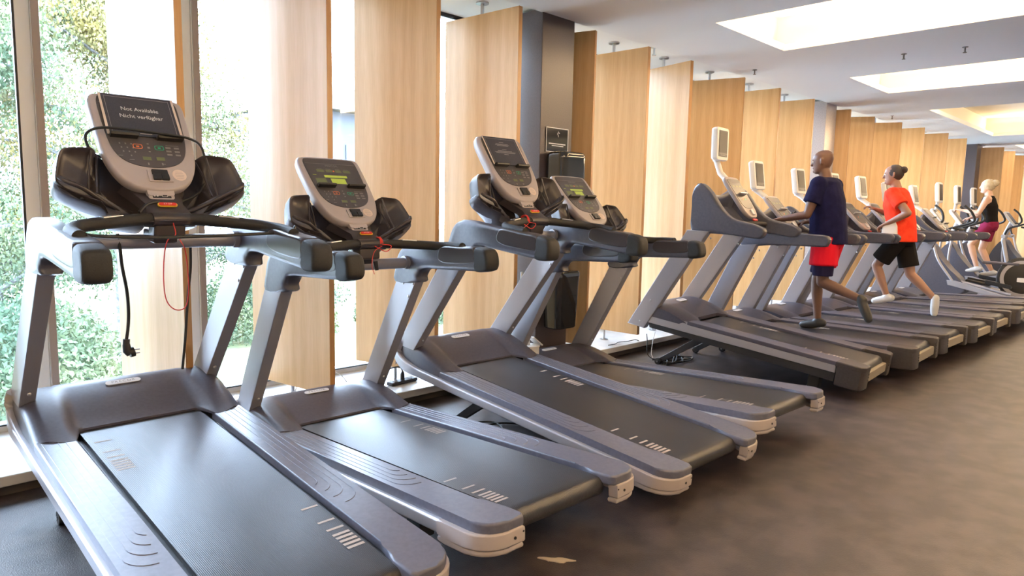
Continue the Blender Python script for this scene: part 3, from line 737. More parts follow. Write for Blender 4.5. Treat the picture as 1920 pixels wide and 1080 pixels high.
# ================================================================== TREADMILLS, SECOND KIND (seven with televisions)
SB = .935
def make_tread_b():
    root = empty('treadmill', (0, 0, 0))
    b = MB(); X = .262; zt = .196; R_ = .045
    prof = [(1.20, zt), (-.20, zt)]+[(-.205-R_*math.sin(a), zt-R_+R_*math.cos(a)) for a in [pi*i/12 for i in range(1, 12)]]+[(-.20, zt-2*R_), (1.20, zt-2*R_)]
    b.ring_loft([[(x, y, z) for y, z in prof] for x in (-X, -.13, 0, .13, X)])
    b.mi = 1; belt_marks(b, [(.19, .98), (-.19, .25)], 0, zt+.0008); b.obj('running_belt', ['belt', 'mark'], root, 30)
    b = MB(); b.box((0, .70, .125), (.56, 1.85, .08)); b.box((0, 1.60, .14), (.74, .34, .14), bev=.01); b.obj('base_frame', 'frame', root)
    for s in (-1, 1):
        b = MB(); pl = [(.448*s, -.10), (.448*s, 1.22), (.30*s, 1.22), (.270*s, 1.10), (.270*s, -.10)]
        b.prism(pl if s > 0 else pl[::-1], .180, .216, bev=.008, axes='z')
        b.obj('side_rail', 'railb', root)
        b = MB(); xa, xb = sorted((.415*s, .444*s)); b.prism([(-.08, .122), (1.70, .105), (1.64, .20), (1.3, .205), (-.08, .192)], xa, xb, bev=.003); b.obj('side_beam', 'silver', root)
        b = MB(); xa, xb = sorted((.40*s, .436*s)); b.prism([(-.08, .05), (1.60, .06), (1.62, .125), (-.08, .125)], xa, xb); b.obj('lower_sill', 'frame', root)
        oc = [(.452*s, -.075), (.456*s, -.20), (.446*s, -.265), (.40*s, -.292), (.300*s, -.296), (.292*s, -.27), (.292*s, -.12), (.270*s, -.10), (.270*s, -.075)]
        b = MB(); b.prism(oc if s > 0 else oc[::-1], .172, .2195, bev=.010, seg=3, axes='z')
        oc2 = [(.452*s, -.09), (.456*s, -.20), (.446*s, -.265), (.40*s, -.290), (.300*s, -.294), (.290*s, -.20), (.33*s, -.09)]
        b.prism(oc2 if s > 0 else oc2[::-1], .025, .19, bev=.014, seg=3, axes='z')
        b.mi = 1
        for zz in (.10, .125, .15): b.lathe([(.006, -.2965), (.006, -.291)], c=(.31*s, 0, zz), n=8, axis='y')
        b.obj('end_cap', ['darkcap', 'black'], root, 50)
        b = MB(); xa, xb = sorted((.376*s, .455*s)); b.prism([(1.650, .040), (1.836, .045), (1.372, 1.03), (1.165, 1.045)], xa, xb, bev=.012, seg=2); up = b.obj('upright', 'silver2', root)
        for y, z in ((1.29, .99), (1.17, .985), (1.225, .905), (1.70, .10), (1.62, .32)):
            b = MB(); b.sph((.374*s if z > .5 else .456*s, y, z), .009, 8, (.4, 1, 1)); b.obj('bolt', 'bolt', up)
        b = MB(); b.box((.27*s, .10, .02), (.10, .09, .22), bev=.008); b.obj('rear_foot', 'rubber', root)
    b = MB(); b.box((0, -.255, .105), (.60, .05, .08), bev=.01); b.obj('rear_plate', 'tan', root)
    # hood
    b = MB(); NX = 30; NY = 16; V = []
    def hz(x, y):
        a = abs(x); t = max(0, min(1, (y-1.13)/.42)); z = .202+.095*math.sin(t*pi/2)**1.3
        if y > 1.60: u = min(1, (y-1.60)/.16); z -= .14*(1-math.sqrt(1-u*u))
        if a > .30: u = (a-.30)/.15; z -= .035*u*u
        if a < .26: q = max(0, min(1, (1.45-y)/.3)); z -= .010*q
        return z
    for j in range(NY+1):
        r = []
        for i in range(NX+1):
            x = -.446+.892*i/NX; a = abs(x); y0 = 1.24-.11*max(0, 1-abs(a-.33)/.12)
            y = y0+(1.76-y0)*j/NY; r.append(b.bm.verts.new((x, y, hz(x, y))))
        V.append(r)
    for j in range(NY):
        for i in range(NX): b.bm.faces.new((V[j][i], V[j][i+1], V[j+1][i+1], V[j+1][i]))
    loop = V[0][:]+[V[j][NX] for j in range(1, NY+1)]+V[NY][-2::-1]+[V[j][0] for j in range(NY-1, 0, -1)]
    low = [b.bm.verts.new((v.co.x, v.co.y, .190 if v.co.y < 1.3 else .17)) for v in loop]
    for k in range(len(loop)): j = (k+1) % len(loop); b.bm.faces.new((loop[k], low[k], low[j], loop[j]))
    b.obj('motor_hood', 'hood', root, 50)
    b = MB(); b.T = Matrix.Translation((0, 1.535, hz(0, 1.535)+.004)) @ Euler((.12, 0, 0)).to_matrix().to_4x4(); b.prism(rrect(.075, .026, .015), 0, .006, axes='z', bev=.002); text_geo(b, 'PRECOR', .022, (0, -.008, .0066), (1, 0, 0), (0, 1, 0), 1.3, 1); b.obj('label_plate', ['plate', 'dim'], root)
    return root
def shroud(root, yend, hi=0.):
    """console housing whose sides run back into the arm rests; yend = rear tip of the arms"""
    for s in (-1, 1):
        poly = [(yend, 1.115), (yend+.015, 1.145), (yend+.07, 1.163), (.80, 1.172), (.93, 1.182), (1.02, 1.21), (1.12, 1.29), (1.21, 1.385), (1.29, 1.44), (1.345, 1.45), (1.39, 1.41), (1.40, 1.34), (1.385, 1.24), (1.375, 1.12), (1.36, 1.035), (1.30, 1.005), (1.16, 1.03), (.95, 1.05), (yend+.08, 1.050), (yend+.02, 1.068)]
        def lx(y):
            t = max(0, min(1, (y-.95)/.45)); return .378-.045*t
        b2 = MB(); pl = spl2(poly, 2)
        n = len(pl); th = .072
        ro = []; 
        cy = sum(p[0] for p in pl)/n; cz = sum(p[1] for p in pl)/n
        def off(p, f):
            # shrink towards a local spine so the edge rounds over
            y, z = p; yy = min(max(y, yend+.06), 1.38); zz = 1.108 if yy < .95 else 1.108+(yy-.95)*.35
            return (yy+(y-yy)*f, zz+(z-zz)*f)
        for f, dx in ((.70, 0), (.90, .004), (1.0, .016), (1.0, .058), (.92, .070), (.72, .074)):
            ro.append([((lx(off(p, f)[0])-.0+dx)*s, *off(p, f)) for p in pl])
        b2.ring_loft(ro); w = b2.obj('console_wing', 'arm', root, 60)
    # front shell that joins both wings and the tray floor
    b = MB(); N_ = 14; rings = []
    for i in range(N_+1):
        a = -1+2*i/N_; x = .36*a; k = 1-a*a
        yf = 1.37; zt_ = 1.44+.0*k-.10*k
        rings.append([(x, yf+.03*k, 1.03), (x, yf+.035, 1.25), (x, yf+.02, zt_), (x, yf-.02, zt_+.015), (x, yf-.05, zt_-.02), (x, 1.34, 1.25), (x, 1.20, 1.135), (x, 1.00, 1.12), (x, .97, 1.09), (x, 1.02, 1.06), (x, 1.25, 1.03)])
    b.ring_loft(rings); b.obj('console_tray', 'arm', root, 60)
    b = MB(); b.sweep(smooth_path([(-.35, .99, 1.135), (-.2, .955, 1.145), (0, .945, 1.15), (.2, .955, 1.145), (.35, .99, 1.135)], 4), .021, 10); hb = b.obj('handlebar', 'foam', root)
    b = MB(); b.T = Matrix.Translation((0, .955, 1.178)) @ Euler((.5, 0, 0)).to_matrix().to_4x4(); b.prism(rrect(.045, .012, .011), 0, .01, axes='z'); b.obj('stop_button', 'red', root)
    # console tablet
    O = Vector((0, .965, 1.20)); S_ = Vector((0, .66, .751)); N_v = Vector((0, -.751, .66))
    cf = Matrix((Vector((1, 0, 0)), S_, N_v)).transposed().to_4x4(); cf.translation = O
    half = [(0, 0), (.05, .002), (.09, .02), (.115, .06), (.128, .12), (.138, .25), (.143, .38), (.140, .42), (.12, .44), (0, .446)]
    outl = spl2(half+[(-x, y) for x, y in half[-2:0:-1]], 3)
    b = MB(); b.T = cf; b.ring_loft([[(x*f, .22+(y-.22)*f, n_) for x, y in outl] for f, n_ in ((.86, -.040), (.98, -.03), (1, -.01), (.99, 0), (.96, .005))]); con = b.obj('console', 'bezel', root, 60)
    ph = [(0, .095), (.06, .10), (.10, .12), (.114, .17), (.122, .26), (.127, .37), (.122, .41), (0, .415)]
    b = MB(); b.T = cf; b.prism(spl2(ph+[(-x, y) for x, y in ph[-2:0:-1]], 3), .004, .008, axes='z'); b.mi = 1
    z = .0084
    b.box((0, .375, z), (.24, .002, .0006))
    for r_ in range(3):
        for c_ in range(3): b.box((-.085+.018*c_, .205-.019*r_, z), (.006, .007, .0006)); b.box((.06+.02*c_, .20-.02*r_, z), (.012, .006, .0006))
    b.mi = 2; b.box((-.02, .195, z), (.022, .014, .0006)); b.mi = 3; b.box((.022, .195, z), (.022, .014, .0006)); b.mi = 4
    for x in (-.07, 0, .07): b.box((x, .335, z), (.045, .018, .0006))
    b.obj('control_panel', ['panel2', 'dim', 'orange', 'green', 'led2'], con, 30)
    b = MB(); b.T = cf; b.box((.0, .05, .012), (.05, .055, .016), bev=.004); b.box((0, .245, .022), (.16, .012, .034), bev=.003); b.obj('speed_paddle', 'bezel' if 0 else 'chrome', con)
    # television on its stalk
    zt = 1.745+hi; yt = 1.395; tilt = -.14
    b = MB(); b.sweep([(0, 1.28, 1.50), (0, 1.36, 1.56), (0, 1.42, 1.60+hi)], .028, 10); b.sweep([(0, 1.42, 1.585+hi), (0, 1.425, 1.66+hi)], .032, 10); b.obj('tv_bracket', 'tvwhite', root)
    b = MB(); b.T = Matrix.Translation((0, yt, zt)) @ Euler((tilt, 0, 0)).to_matrix().to_4x4()
    sec = rrect(.122, .150, .028, 4)
    b.ring_loft([[(x*f, y_, z*f) for x, z in sec] for f, y_ in ((.80, .052), (.95, .044), (1, .024), (1, -.005), (.975, -.014), (.93, -.016))]); tv = b.obj('television', 'tvwhite', root, 50)
    b = MB(); b.T = Matrix.Translation((0, yt, zt)) @ Euler((tilt, 0, 0)).to_matrix().to_4x4(); b.box((0, -.0165, .004), (.178, .006, .238), bev=.003); b.mi = 1
    b.box((0, -.0201, -.088), (.17, .001, .002)); 
    for x in (-.03, 0, .03): b.box((x, -.0201, -.101), (.014, .001, .006))
    b.mi = 2; b.box((0, -.0200, .018), (.158, .001, .19)); b.obj('screen', ['panel', 'dim', 'scr'], tv, 30)
TPB = [(6.0237, 2.0709, .0608, .1251), (7.0106, 1.9495, .0229, .0003), (8.012, 1.935, -.0285, -.0118), (8.9273, 1.8673, -.0329, -.0191), (9.860, 1.862, -.0364, -.0146), (10.90, 1.80, -.019, -.040), (11.9435, 1.7135, .0009, -.0439)]
LBB = ['treadmill with a raised front and lifted deck, first of those with a television',
 'treadmill with a clear bottle on its console, directly right of the raised television treadmill',
 'third treadmill with a television, directly behind the runner in navy',
 'treadmill the runner in the red shirt uses',
 'treadmill with a television directly right of the runner in the red shirt',
 'second treadmill to the right of the runner in the red shirt',
 'farthest treadmill, beside the elliptical machines']
LBB[1] = 'treadmill the runner in the navy shirt uses, right of the raised television treadmill'
LBB[2] = 'treadmill with a television between the two runners'
TB = make_tread_b(); index_kids()
first = [copy_tree(TB) for _ in range(0)]
# the raised one has shorter arm rests; the other six share one housing
T6 = TB; T5 = copy_tree(TB); shroud(T6, .478, 0); shroud(T5, .675, .075); index_kids()
TBS = [T5, T6]+[copy_tree(T6) for _ in range(5)]
for i, (x, y, ps, th) in enumerate(TPB):
    r = TBS[i]; r.location = (x*SB, y*SB, 1.35*(1-SB)); r.scale = (SB, SB, SB); r.rotation_euler = (th, 0, ps)
    tag(r, LBB[i], 'treadmill', 'grey treadmills with televisions')
    lift(r, th, 1.50, xs=.385, P=(1.05, .11), r=.032, ground=-1.35*(1-SB)/SB)
# ================================================================== ELLIPTICAL MACHINES
def elliptical(x, y, ps, label, tv=True, ph=0.):
    root = empty('elliptical_machine', (x, y, 0), (0, 0, ps)); SCL = 1.0
    b = MB(); b.box((0, .25, .06), (.10, 1.5, .07), bev=.015); b.box((0, -.50, .04), (.60, .08, .06), bev=.015); b.box((0, 1.0, .04), (.60, .10, .06), bev=.015); b.obj('base_frame', 'silver', root)
    # ramp with two tracks, sloping down to the back
    for s in (-1, 1):
        b = MB(); b.prism([(-.50, .10), (-.48, .06), (.50, .26), (.52, .34), (.40, .34)], *sorted((.09*s, .17*s)), bev=.01); b.obj('ramp_track', 'silver', root)
    # front drive housing
    b = MB(); hp = spl2([(.30, .12), (1.02, .10), (1.08, .30), (1.00, .62), (.86, .86), (.76, .90), (.66, .72), (.48, .50), (.30, .32)], 3); b.prism(hp, -.16, .16, bev=.03, seg=3); b.obj('drive_housing', 'arm', root, 50)
    b = MB(); b.sweep([(0, .86, .70), (0, .80, 1.05), (0, .72, 1.28)], [.055, .045, .04], 12); b.obj('mast', 'silver', root)
    for s in (-1, 1):
        sw = .16*s*(1 if ph == 0 else -1)
        b = MB(); b.sweep(smooth_path([(.27*s, .74, .98), (.27*s, .70+.4*sw, .66), (.25*s, .58+sw, .34)], 5), .019, 10); b.sweep([(.10*s, .76, .98), (.30*s, .76, .98)], .03, 10)
        b.lathe([(.042, .262*s), (.042, .315*s)] if s > 0 else [(.042, .315*s), (.042, .262*s)], c=(0, .76, .98), n=14, axis='x')
        arm = b.obj('swing_arm', 'silver', root)
        b = MB(); b.sweep(smooth_path([(.28*s, .76, .98), (.30*s, .74-sw*.4, 1.14), (.31*s, .58-sw*.7, 1.22), (.27*s, .46-sw, 1.30), (.22*s, .50-sw, 1.44), (.21*s, .60-sw, 1.54)], 6), .019, 10); b.obj('handle_grip', 'foam', arm)
        b = MB(); b.sweep([(.13*s, .55+sw, .34), (.13*s, -.25+sw*.6, .20+.10*sw)], .022, 10); ra = b.obj('pedal_rail', 'silver', root)
        b = MB(); b.box((.14*s, -.02+sw, .315), (.13, .34, .035), rot=Euler((.16, 0, 0)).to_matrix(), bev=.012); b.box((.14*s+.065*s, -.02+sw, .335), (.012, .34, .05), rot=Euler((.16, 0, 0)).to_matrix(), bev=.004); b.obj('pedal', 'black', ra)
    O = Vector((0, .60, 1.18)); S_ = Vector((0, .6, .8)); N_v = Vector((0, -.8, .6)); cf = Matrix((Vector((1, 0, 0)), S_, N_v)).transposed().to_4x4(); cf.translation = O
    half = [(0, 0), (.06, .005), (.10, .05), (.12, .15), (.13, .32), (.12, .38), (0, .39)]; outl = spl2(half+[(-x_, y_) for x_, y_ in half[-2:0:-1]], 3)
    b = MB(); b.T = cf; b.ring_loft([[(x_*f, .2+(y_-.2)*f, n_) for x_, y_ in outl] for f, n_ in ((.86, -.05), (1, -.03), (1, -.005), (.95, .004))]); con = b.obj('console', 'tvwhite', root, 60)
    b = MB(); b.T = cf; b.prism([(-.095, .08), (.095, .08), (.105, .35), (-.105, .35)], .003, .007, axes='z'); b.mi = 1
    for k in range(3): b.box((0, .15+.06*k, .0076), (.13, .012, .0006))
    b.obj('control_panel', ['panel2', 'dim'], con); b = MB(); b.T = cf; b.box((0, .07, .02), (.20, .012, .035), bev=.003); b.obj('reading_ledge', 'black', con)
    b = MB(); b.sweep(smooth_path([(-.20, .50, 1.18), (-.16, .42, 1.16), (0, .40, 1.15), (.16, .42, 1.16), (.20, .50, 1.18)], 5), .017, 8); b.obj('fixed_handlebar', 'foam', root)
    if tv:
        b = MB(); b.sweep([(0, .80, 1.44), (0, .78, 1.60)], .025, 8); b.obj('tv_bracket', 'tvwhite', root)
        b = MB(); b.T = Matrix.Translation((0, .76, 1.745)) @ Euler((-.08, 0, 0)).to_matrix().to_4x4(); sec = rrect(.12, .165, .028, 4)
        b.ring_loft([[(x_*f, y_, z_*f) for x_, z_ in sec] for f, y_ in ((.8, .05), (1, .03), (1, -.005), (.94, -.016))]); tvo = b.obj('television', 'tvwhite', root, 50)
        b = MB(); b.T = Matrix.Translation((0, .76, 1.745)) @ Euler((-.08, 0, 0)).to_matrix().to_4x4(); b.box((0, -.0165, .004), (.18, .006, .262), bev=.003); b.obj('screen', 'scr', tvo)
    return tag(root, label, 'elliptical machine', 'elliptical machines at the far end')
elliptical(13.0, 2.34, 0, 'elliptical machine standing directly right of the farthest treadmill', True, 0)
elliptical(14.2, 2.34, 0, 'elliptical machine the woman in the black top uses', True, 1)
elliptical(15.4, 2.34, 0, 'elliptical machine right behind the woman in the black top', True, 0)
elliptical(17.4, 2.1, -.1, 'elliptical machine with curved black handles at the right edge of the view', False, 1)
# machine with a round flywheel housing at the right edge
o = empty('exercise_machine', (13.60, 1.98, 0), (0, 0, .12))
b = MB(); b.lathe([(.06, -.07), (.30, -.07), (.335, -.05), (.345, 0), (.335, .05), (.30, .07), (.06, .07)], c=(0, 0, .39), n=40, axis='x'); b.obj('flywheel_housing', 'black', o, 40)
b = MB(); b.sweep([(-.072, .265*math.cos(2*pi*k/40), .39+.265*math.sin(2*pi*k/40)) for k in range(40)], 1.0, sec=[(-.026, -.006), (.026, -.006), (.026, .006), (-.026, .006)], closed=True, up=(1, 0, 0)); b.obj('ring_cover', 'silver', o, 40)
b = MB(); b.prism(rrect(.10, .035, .02), -.078, -.070, axes='x') if 0 else b.box((-.074, -.02, .37), (.012, .17, .07), bev=.01); b.obj('label_plate', 'plate', o)
b = MB(); b.box((0, .55, .05), (.5, .08, .06), bev=.01); b.sweep([(0, .52, .06), (0, .10, .20), (0, -.9, .10)], .035, 10); b.box((0, -.9, .04), (.45, .08, .06), bev=.01); b.sweep([(0, .18, .45), (0, .30, 1.0)], .03, 10); b.obj('frame', 'silver', o)
b = MB(); b.box((0, .30, .62), (.18, .5, .04), bev=.012); b.obj('housing_cover', 'railb', o)
tag(o, 'exercise machine with a round black flywheel housing at the right edge', 'exercise machine')
# ================================================================== PEOPLE
M['skin_dark'] = mat('skin_dark', (.13, .065, .045), .5); M['skin_mid'] = mat('skin_brown', (.30, .16, .11), .5); M['skin_light'] = mat('skin_light', (.62, .38, .27), .5)
M['navy'] = noise_col(mat('navy_shirt', (.02, .02, .08), .8), (.008, .008, .038), (.012, .012, .052), 14, bump=.3, bscale=25)
M['navyshort'] = mat('navy_shorts', (.018, .016, .05), .8); M['redshort'] = mat('red_shorts', (.62, .012, .03), .75)
M['redshirt'] = noise_col(mat('red_shirt', (.8, .05, .02), .8), (.78, .045, .02), (.86, .07, .03), 14, bump=.3, bscale=25)
M['blackcloth'] = mat('black_cloth', (.015, .013, .013), .85); M['wine'] = mat('wine_shorts', (.22, .02, .06), .8)
M['greyhair'] = mat('dark_hair', (.04, .03, .03), .7); M['blond'] = noise_col(mat('blond_hair', (.5, .4, .25), .6), (.42, .33, .20), (.55, .46, .32), 30); M['towel'] = mat('white_towel', (.78, .76, .76), .9)
M['shoe'] = mat('white_shoe', (.6, .6, .6), .5); M['shoeb'] = mat('black_shoe', (.03, .03, .03), .5); M['eye'] = mat('eye_white', (.7, .68, .65), .3)
for k_ in ('navy', 'navyshort', 'redshort', 'redshirt', 'blackcloth', 'wine', 'towel'): M[k_].node_tree.nodes['Principled BSDF'].inputs['Specular IOR Level'].default_value = .08
def caps(mb, a, b_, ra, rb, n=14):
    a = Vector(a); b_ = Vector(b_); d = (b_-a); L = d.length; d /= L
    u = Vector((0, 0, 1)) if abs(d.z) < .9 else Vector((1, 0, 0)); u = (u-d*u.dot(d)).normalized(); v = d.cross(u)
    rings = []
    for k in range(5):
        t = pi/2*(1-k/4*1.0); rr = ra*math.cos(t); 
        rings.append((a-d*ra*math.sin(t), max(rr, ra*.06)))
    for k in range(5):
        t = pi/2*k/4; rings.append((b_+d*rb*math.sin(t), max(rb*math.cos(t), rb*.06)))
    mb.ring_loft([[c+(u*math.cos(2*pi*i/n)+v*math.sin(2*pi*i/n))*r for i in range(n)] for c, r in rings])
def chain(mb, pts, rs):
    for i in range(len(pts)-1): caps(mb, pts[i], pts[i+1], rs[i], rs[i+1])
def torso(mb, secs):
    """secs: (centre, half width x, half depth y)"""
    n = 20; mb.ring_loft([[Vector(c)+Vector((w*math.cos(2*pi*i/n), d*math.sin(2*pi*i/n), 0)) for i in range(n)] for c, w, d in secs])
def remesh(o, vox, sm=6):
    m_ = o.modifiers.new('r', 'REMESH'); m_.mode = 'VOXEL'; m_.voxel_size = vox; m_.use_smooth_shade = True
    s_ = o.modifiers.new('s', 'SMOOTH'); s_.factor = .5; s_.iterations = sm
    bpy.context.view_layer.update(); dg = bpy.context.evaluated_depsgraph_get()
    me = bpy.data.meshes.new_from_object(o.evaluated_get(dg)); old = o.data; o.modifiers.clear(); o.data = me; me.name = old.name
    for p in me.polygons: p.use_smooth = True
    return o
def hand(mb, wrist, d, up, side):
    """palm with four curled fingers and a thumb. d = pointing direction, up = back of the hand, side = thumb side"""
    w = Vector(wrist); d = Vector(d).normalized(); up = Vector(up); up = (up-d*up.dot(d)).normalized(); s_ = d.cross(up)*side
    pc = w+d*.045
    caps(mb, w+s_*.018, w+d*.085+s_*.028, .019, .015); caps(mb, w-s_*.018, w+d*.080-s_*.026, .018, .014); caps(mb, w, w+d*.085, .022, .016)
    for k, (off, L) in enumerate(((.030, .070), (.010, .078), (-.010, .072), (-.029, .056))):
        p0 = w+d*.085+s_*off; p1 = p0+d*L*.45-up*L*.10; p2 = p1+d*L*.22-up*L*.30; p3 = p2-d*L*.05-up*L*.28
        chain(mb, [p0, p1, p2, p3], [.010, .0095, .0088, .008])
    t0 = w+d*.025+s_*.028; t1 = t0+d*.028+s_*.024-up*.012; t2 = t1+d*.026+s_*.006-up*.018
    chain(mb, [t0, t1, t2], [.013, .011, .0095])
def head(mb, c, R_, sc=1.0):
    """skull, jaw, nose, ears; R_ rotates the head (local +y is the face)"""
    def P(x, y, z): return Vector(c)+R_ @ Vector((x*sc, y*sc, z*sc))
    n = 20; rings = []
    prof = [(-.112, .030, .034, .040), (-.098, .050, .052, .030), (-.07, .062, .068, .018), (-.035, .069, .082, .006), (0, .074, .092, .0), (.035, .076, .097, -.004), (.065, .071, .092, -.006), (.09, .056, .074, -.008), (.108, .032, .045, -.010), (.114, .008, .012, -.01)]
    mb.ring_loft([[P(w*math.cos(2*pi*i/n), d+D*math.sin(2*pi*i/n), z) for i in range(n)] for z, w, D, d in prof])
    caps(mb, P(0, .088, .018), P(0, .108, -.022), .009*sc, .014*sc, 8); caps(mb, P(0, .075, -.085), P(0, .082, -.085), .024*sc, .018*sc, 8)
    caps(mb, P(-.02, .088, -.052), P(.02, .088, -.052), .009*sc, .009*sc, 8); caps(mb, P(-.03, .084, .028), P(.03, .084, .028), .012*sc, .012*sc, 8)
    for s in (-1, 1): caps(mb, P(.076*s, -.008, .018), P(.078*s, -.004, -.018), .015*sc, .010*sc, 8)
def eyes(parent, c, R_, sc=1.0):
    b = MB()
    for s in (-1, 1): b.sph(Vector(c)+R_ @ Vector((.030*s*sc, .082*sc, .006*sc)), .011*sc, 8)
    b.mi = 1
    for s in (-1, 1): b.sph(Vector(c)+R_ @ Vector((.030*s*sc, .0925*sc, .006*sc)), .005*sc, 6)
    b.obj('eye', ['eye', 'black'], parent)
def person(name_label, loc, rz, J, skin, tops, group='people exercising', scale=1., rad=1.):
    root = empty('person', loc, (0, 0, rz)); root.scale = (scale,)*3
    b = MB(); R_ = Euler(J['headrot']).to_matrix()
    torso(b, [(J['pel']+Vector((0, 0, -.10)), .11*rad, .09*rad), (J['pel'], .165*rad, .115*rad), (J['waist'], .135*rad, .10*rad), (J['chest'], .165*rad, .118*rad), (J['sh']+Vector((0, 0, -.02)), .155*rad, .085*rad), (J['sh']+Vector((0, .0, .04)), .07, .06)])
    chain(b, [J['sh'], J['neck'], J['head']+Vector((0, 0, -.05))], [.065, .056, .055]); head(b, J['head'], R_)
    for s, k in ((-1, 'L'), (1, 'R')):
        S0, E, Wp = J['S'+k], J['E'+k], J['W'+k]; chain(b, [J['sh']+Vector((.08*s, 0, -.02)), S0], [.055, .056*rad]); chain(b, [S0, S0.lerp(E, .5), E, E.lerp(Wp, .35), Wp], [.054*rad, .048*rad, .039, .040, .026])
        hand(b, Wp, J.get('hd'+k, (Wp-E)), J.get('hu'+k, Vector((0, 0, 1))), s*-1)
        H, K, A = J['H'+k], J['K'+k], J['A'+k]; chain(b, [H, H.lerp(K, .45), K, K.lerp(A, .3), K.lerp(A, .7), A], [.085*rad, .074*rad, .054, .055, .040, .034])
        T_ = J['T'+k]; heel = A+(A-T_).normalized()*.045+Vector((0, 0, -.03)); chain(b, [heel, A.lerp(T_, .5)+Vector((0, 0, -.015)), T_], [.032, .034, .026])
    body = b.obj('body', skin, root, 180); remesh(body, .0075, 5); eyes(body, J['head'], R_)
    for (nm, mt, fn, vox) in tops:
        b = MB(); fn(b); o = b.obj(nm, mt, root, 180); remesh(o, vox, 4)
    for s, k in ((-1, 'L'), (1, 'R')):
        A, T_ = J['A'+k], J['T'+k]; up = Vector((0, 0, 1)); f = (T_-A); heel = A+(A-T_).normalized()*.05+Vector((0, 0, -.035)); b = MB()
        chain(b, [heel, A.lerp(T_, .5)+Vector((0, 0, -.015)), T_+f*.08], [.043, .046, .038]); chain(b, [A, heel], [.044, .042]); o = b.obj('shoe', J.get('shoe', 'shoe'), root, 180); remesh(o, .009, 3)
    tag(root, name_label, 'person', group); return root
V_ = lambda *a: Vector(a)
def shirt(J, rad, hem, sl=.6, w=1.12, hemw=.19, hemd=.15):
    def fn(b):
        torso(b, [(J['pel']+V_(0, 0, hem), hemw*rad, hemd*rad), (J['waist'], .165*rad*w, .128*rad*w), (J['chest'], .175*rad*w, .132*rad*w), (J['sh']+V_(0, 0, 0), .165*rad*w, .10*rad*w), (J['sh']+V_(0, 0, .045), .085, .078)])
        for s, k in ((-1, 'L'), (1, 'R')):
            S0, E = J['S'+k], J['E'+k]; caps(b, J['sh']+V_(.07*s, 0, -.02), S0, .070, .072*rad); d = (E-S0).normalized()
            u = d.cross(V_(1, 0, 0)).normalized(); v = d.cross(u)
            b.ring_loft([[S0.lerp(E, t)+(u*math.cos(2*pi*i/14)+v*math.sin(2*pi*i/14))*r*rad for i in range(14)] for t, r in ((-.1, .066), (.2, .070), (sl, .074))])
    return fn
def legs_cloth(J, r0, r1, t1, rad=1., waist=.05, hip=.185, t0=-.05):
    def fn(b):
        torso(b, [(J['pel']+V_(0, 0, -.13), .13*rad, .11*rad), (J['pel']+V_(0, 0, -.06), hip*rad, .135*rad), (J['pel']+V_(0, 0, waist), (hip-.01)*rad, .13*rad)])
        for s, k in ((-1, 'L'), (1, 'R')):
            H, K, A = J['H'+k], J['K'+k], J['A'+k]
            d = (K-H).normalized(); u = d.cross(V_(1, 0, 0)).normalized(); v = d.cross(u)
            b.ring_loft([[H.lerp(K, t)+(u*math.cos(2*pi*i/16)+v*math.sin(2*pi*i/16))*r*rad for i in range(16)] for t, r in ((t0, r0), (.3, r0), (t1, r1))])
    return fn
# runner in navy: weight on the right leg, left leg swinging back, left hand forward on the bar
J1 = dict(pel=V_(0, -.02, .97), waist=V_(0, 0, 1.12), chest=V_(0, .03, 1.30), sh=V_(0, .045, 1.47), neck=V_(0, .055, 1.54), head=V_(0, .085, 1.665), headrot=(-.08, 0, .10),
 SL=V_(-.20, .04, 1.44), EL=V_(-.27, .10, 1.15), WL=V_(-.26, .36, 1.10), SR=V_(.20, .03, 1.44), ER=V_(.27, .02, 1.14), WR=V_(.24, .27, 1.08),
 HL=V_(-.095, -.02, .92), KL=V_(-.10, -.02, .50), AL=V_(-.10, -.40, .36), TL=V_(-.10, -.46, .20), HR=V_(.095, -.02, .92), KR=V_(.09, .10, .50), AR=V_(.08, .06, .085), TR=V_(.08, .19, .035), shoe='shoeb')
# runner in red: mid stride
J2 = dict(pel=V_(0, 0, .96), waist=V_(0, .02, 1.10), chest=V_(0, .06, 1.28), sh=V_(0, .09, 1.45), neck=V_(0, .105, 1.52), head=V_(0, .14, 1.645), headrot=(-.1, 0, .25),
 SL=V_(-.19, .08, 1.42), EL=V_(-.27, -.12, 1.20), WL=V_(-.22, .10, 1.08), SR=V_(.19, .09, 1.42), ER=V_(.26, .14, 1.15), WR=V_(.14, .34, 1.24),
 HL=V_(-.09, 0, .91), KL=V_(-.09, .22, .58), AL=V_(-.09, .08, .22), TL=V_(-.09, .20, .16), HR=V_(.09, 0, .91), KR=V_(.09, -.10, .49), AR=V_(.09, -.38, .22), TR=V_(.09, -.38, .07))
# woman on the elliptical machine
J3 = dict(pel=V_(0, 0, .93), waist=V_(0, .01, 1.06), chest=V_(0, .03, 1.22), sh=V_(0, .045, 1.37), neck=V_(0, .055, 1.44), head=V_(0, .08, 1.555), headrot=(-.05, 0, .15),
 SL=V_(-.17, .04, 1.34), EL=V_(-.27, .12, 1.10), WL=V_(-.22, .36, 1.14), SR=V_(.17, .04, 1.34), ER=V_(.26, .10, 1.09), WR=V_(.22, .32, 1.02),
 HL=V_(-.09, 0, .88), KL=V_(-.12, .22, .56), AL=V_(-.13, .10, .16), TL=V_(-.13, .23, .11), HR=V_(.09, 0, .88), KR=V_(.12, .10, .48), AR=V_(.13, -.08, .09), TR=V_(.13, .06, .035))
def at_b(i, x, y):
    X, Y, ps, th = TPB[i]; return (X+x*math.cos(ps)-y*math.sin(ps), Y+x*math.sin(ps)+y*math.cos(ps))
def placeB(i, x, y, ztop=.197):
    X, Y = at_b(i, x, y); return (X*SB, Y*SB, 1.35+SB*(ztop+y*math.sin(TPB[i][3])-1.35))
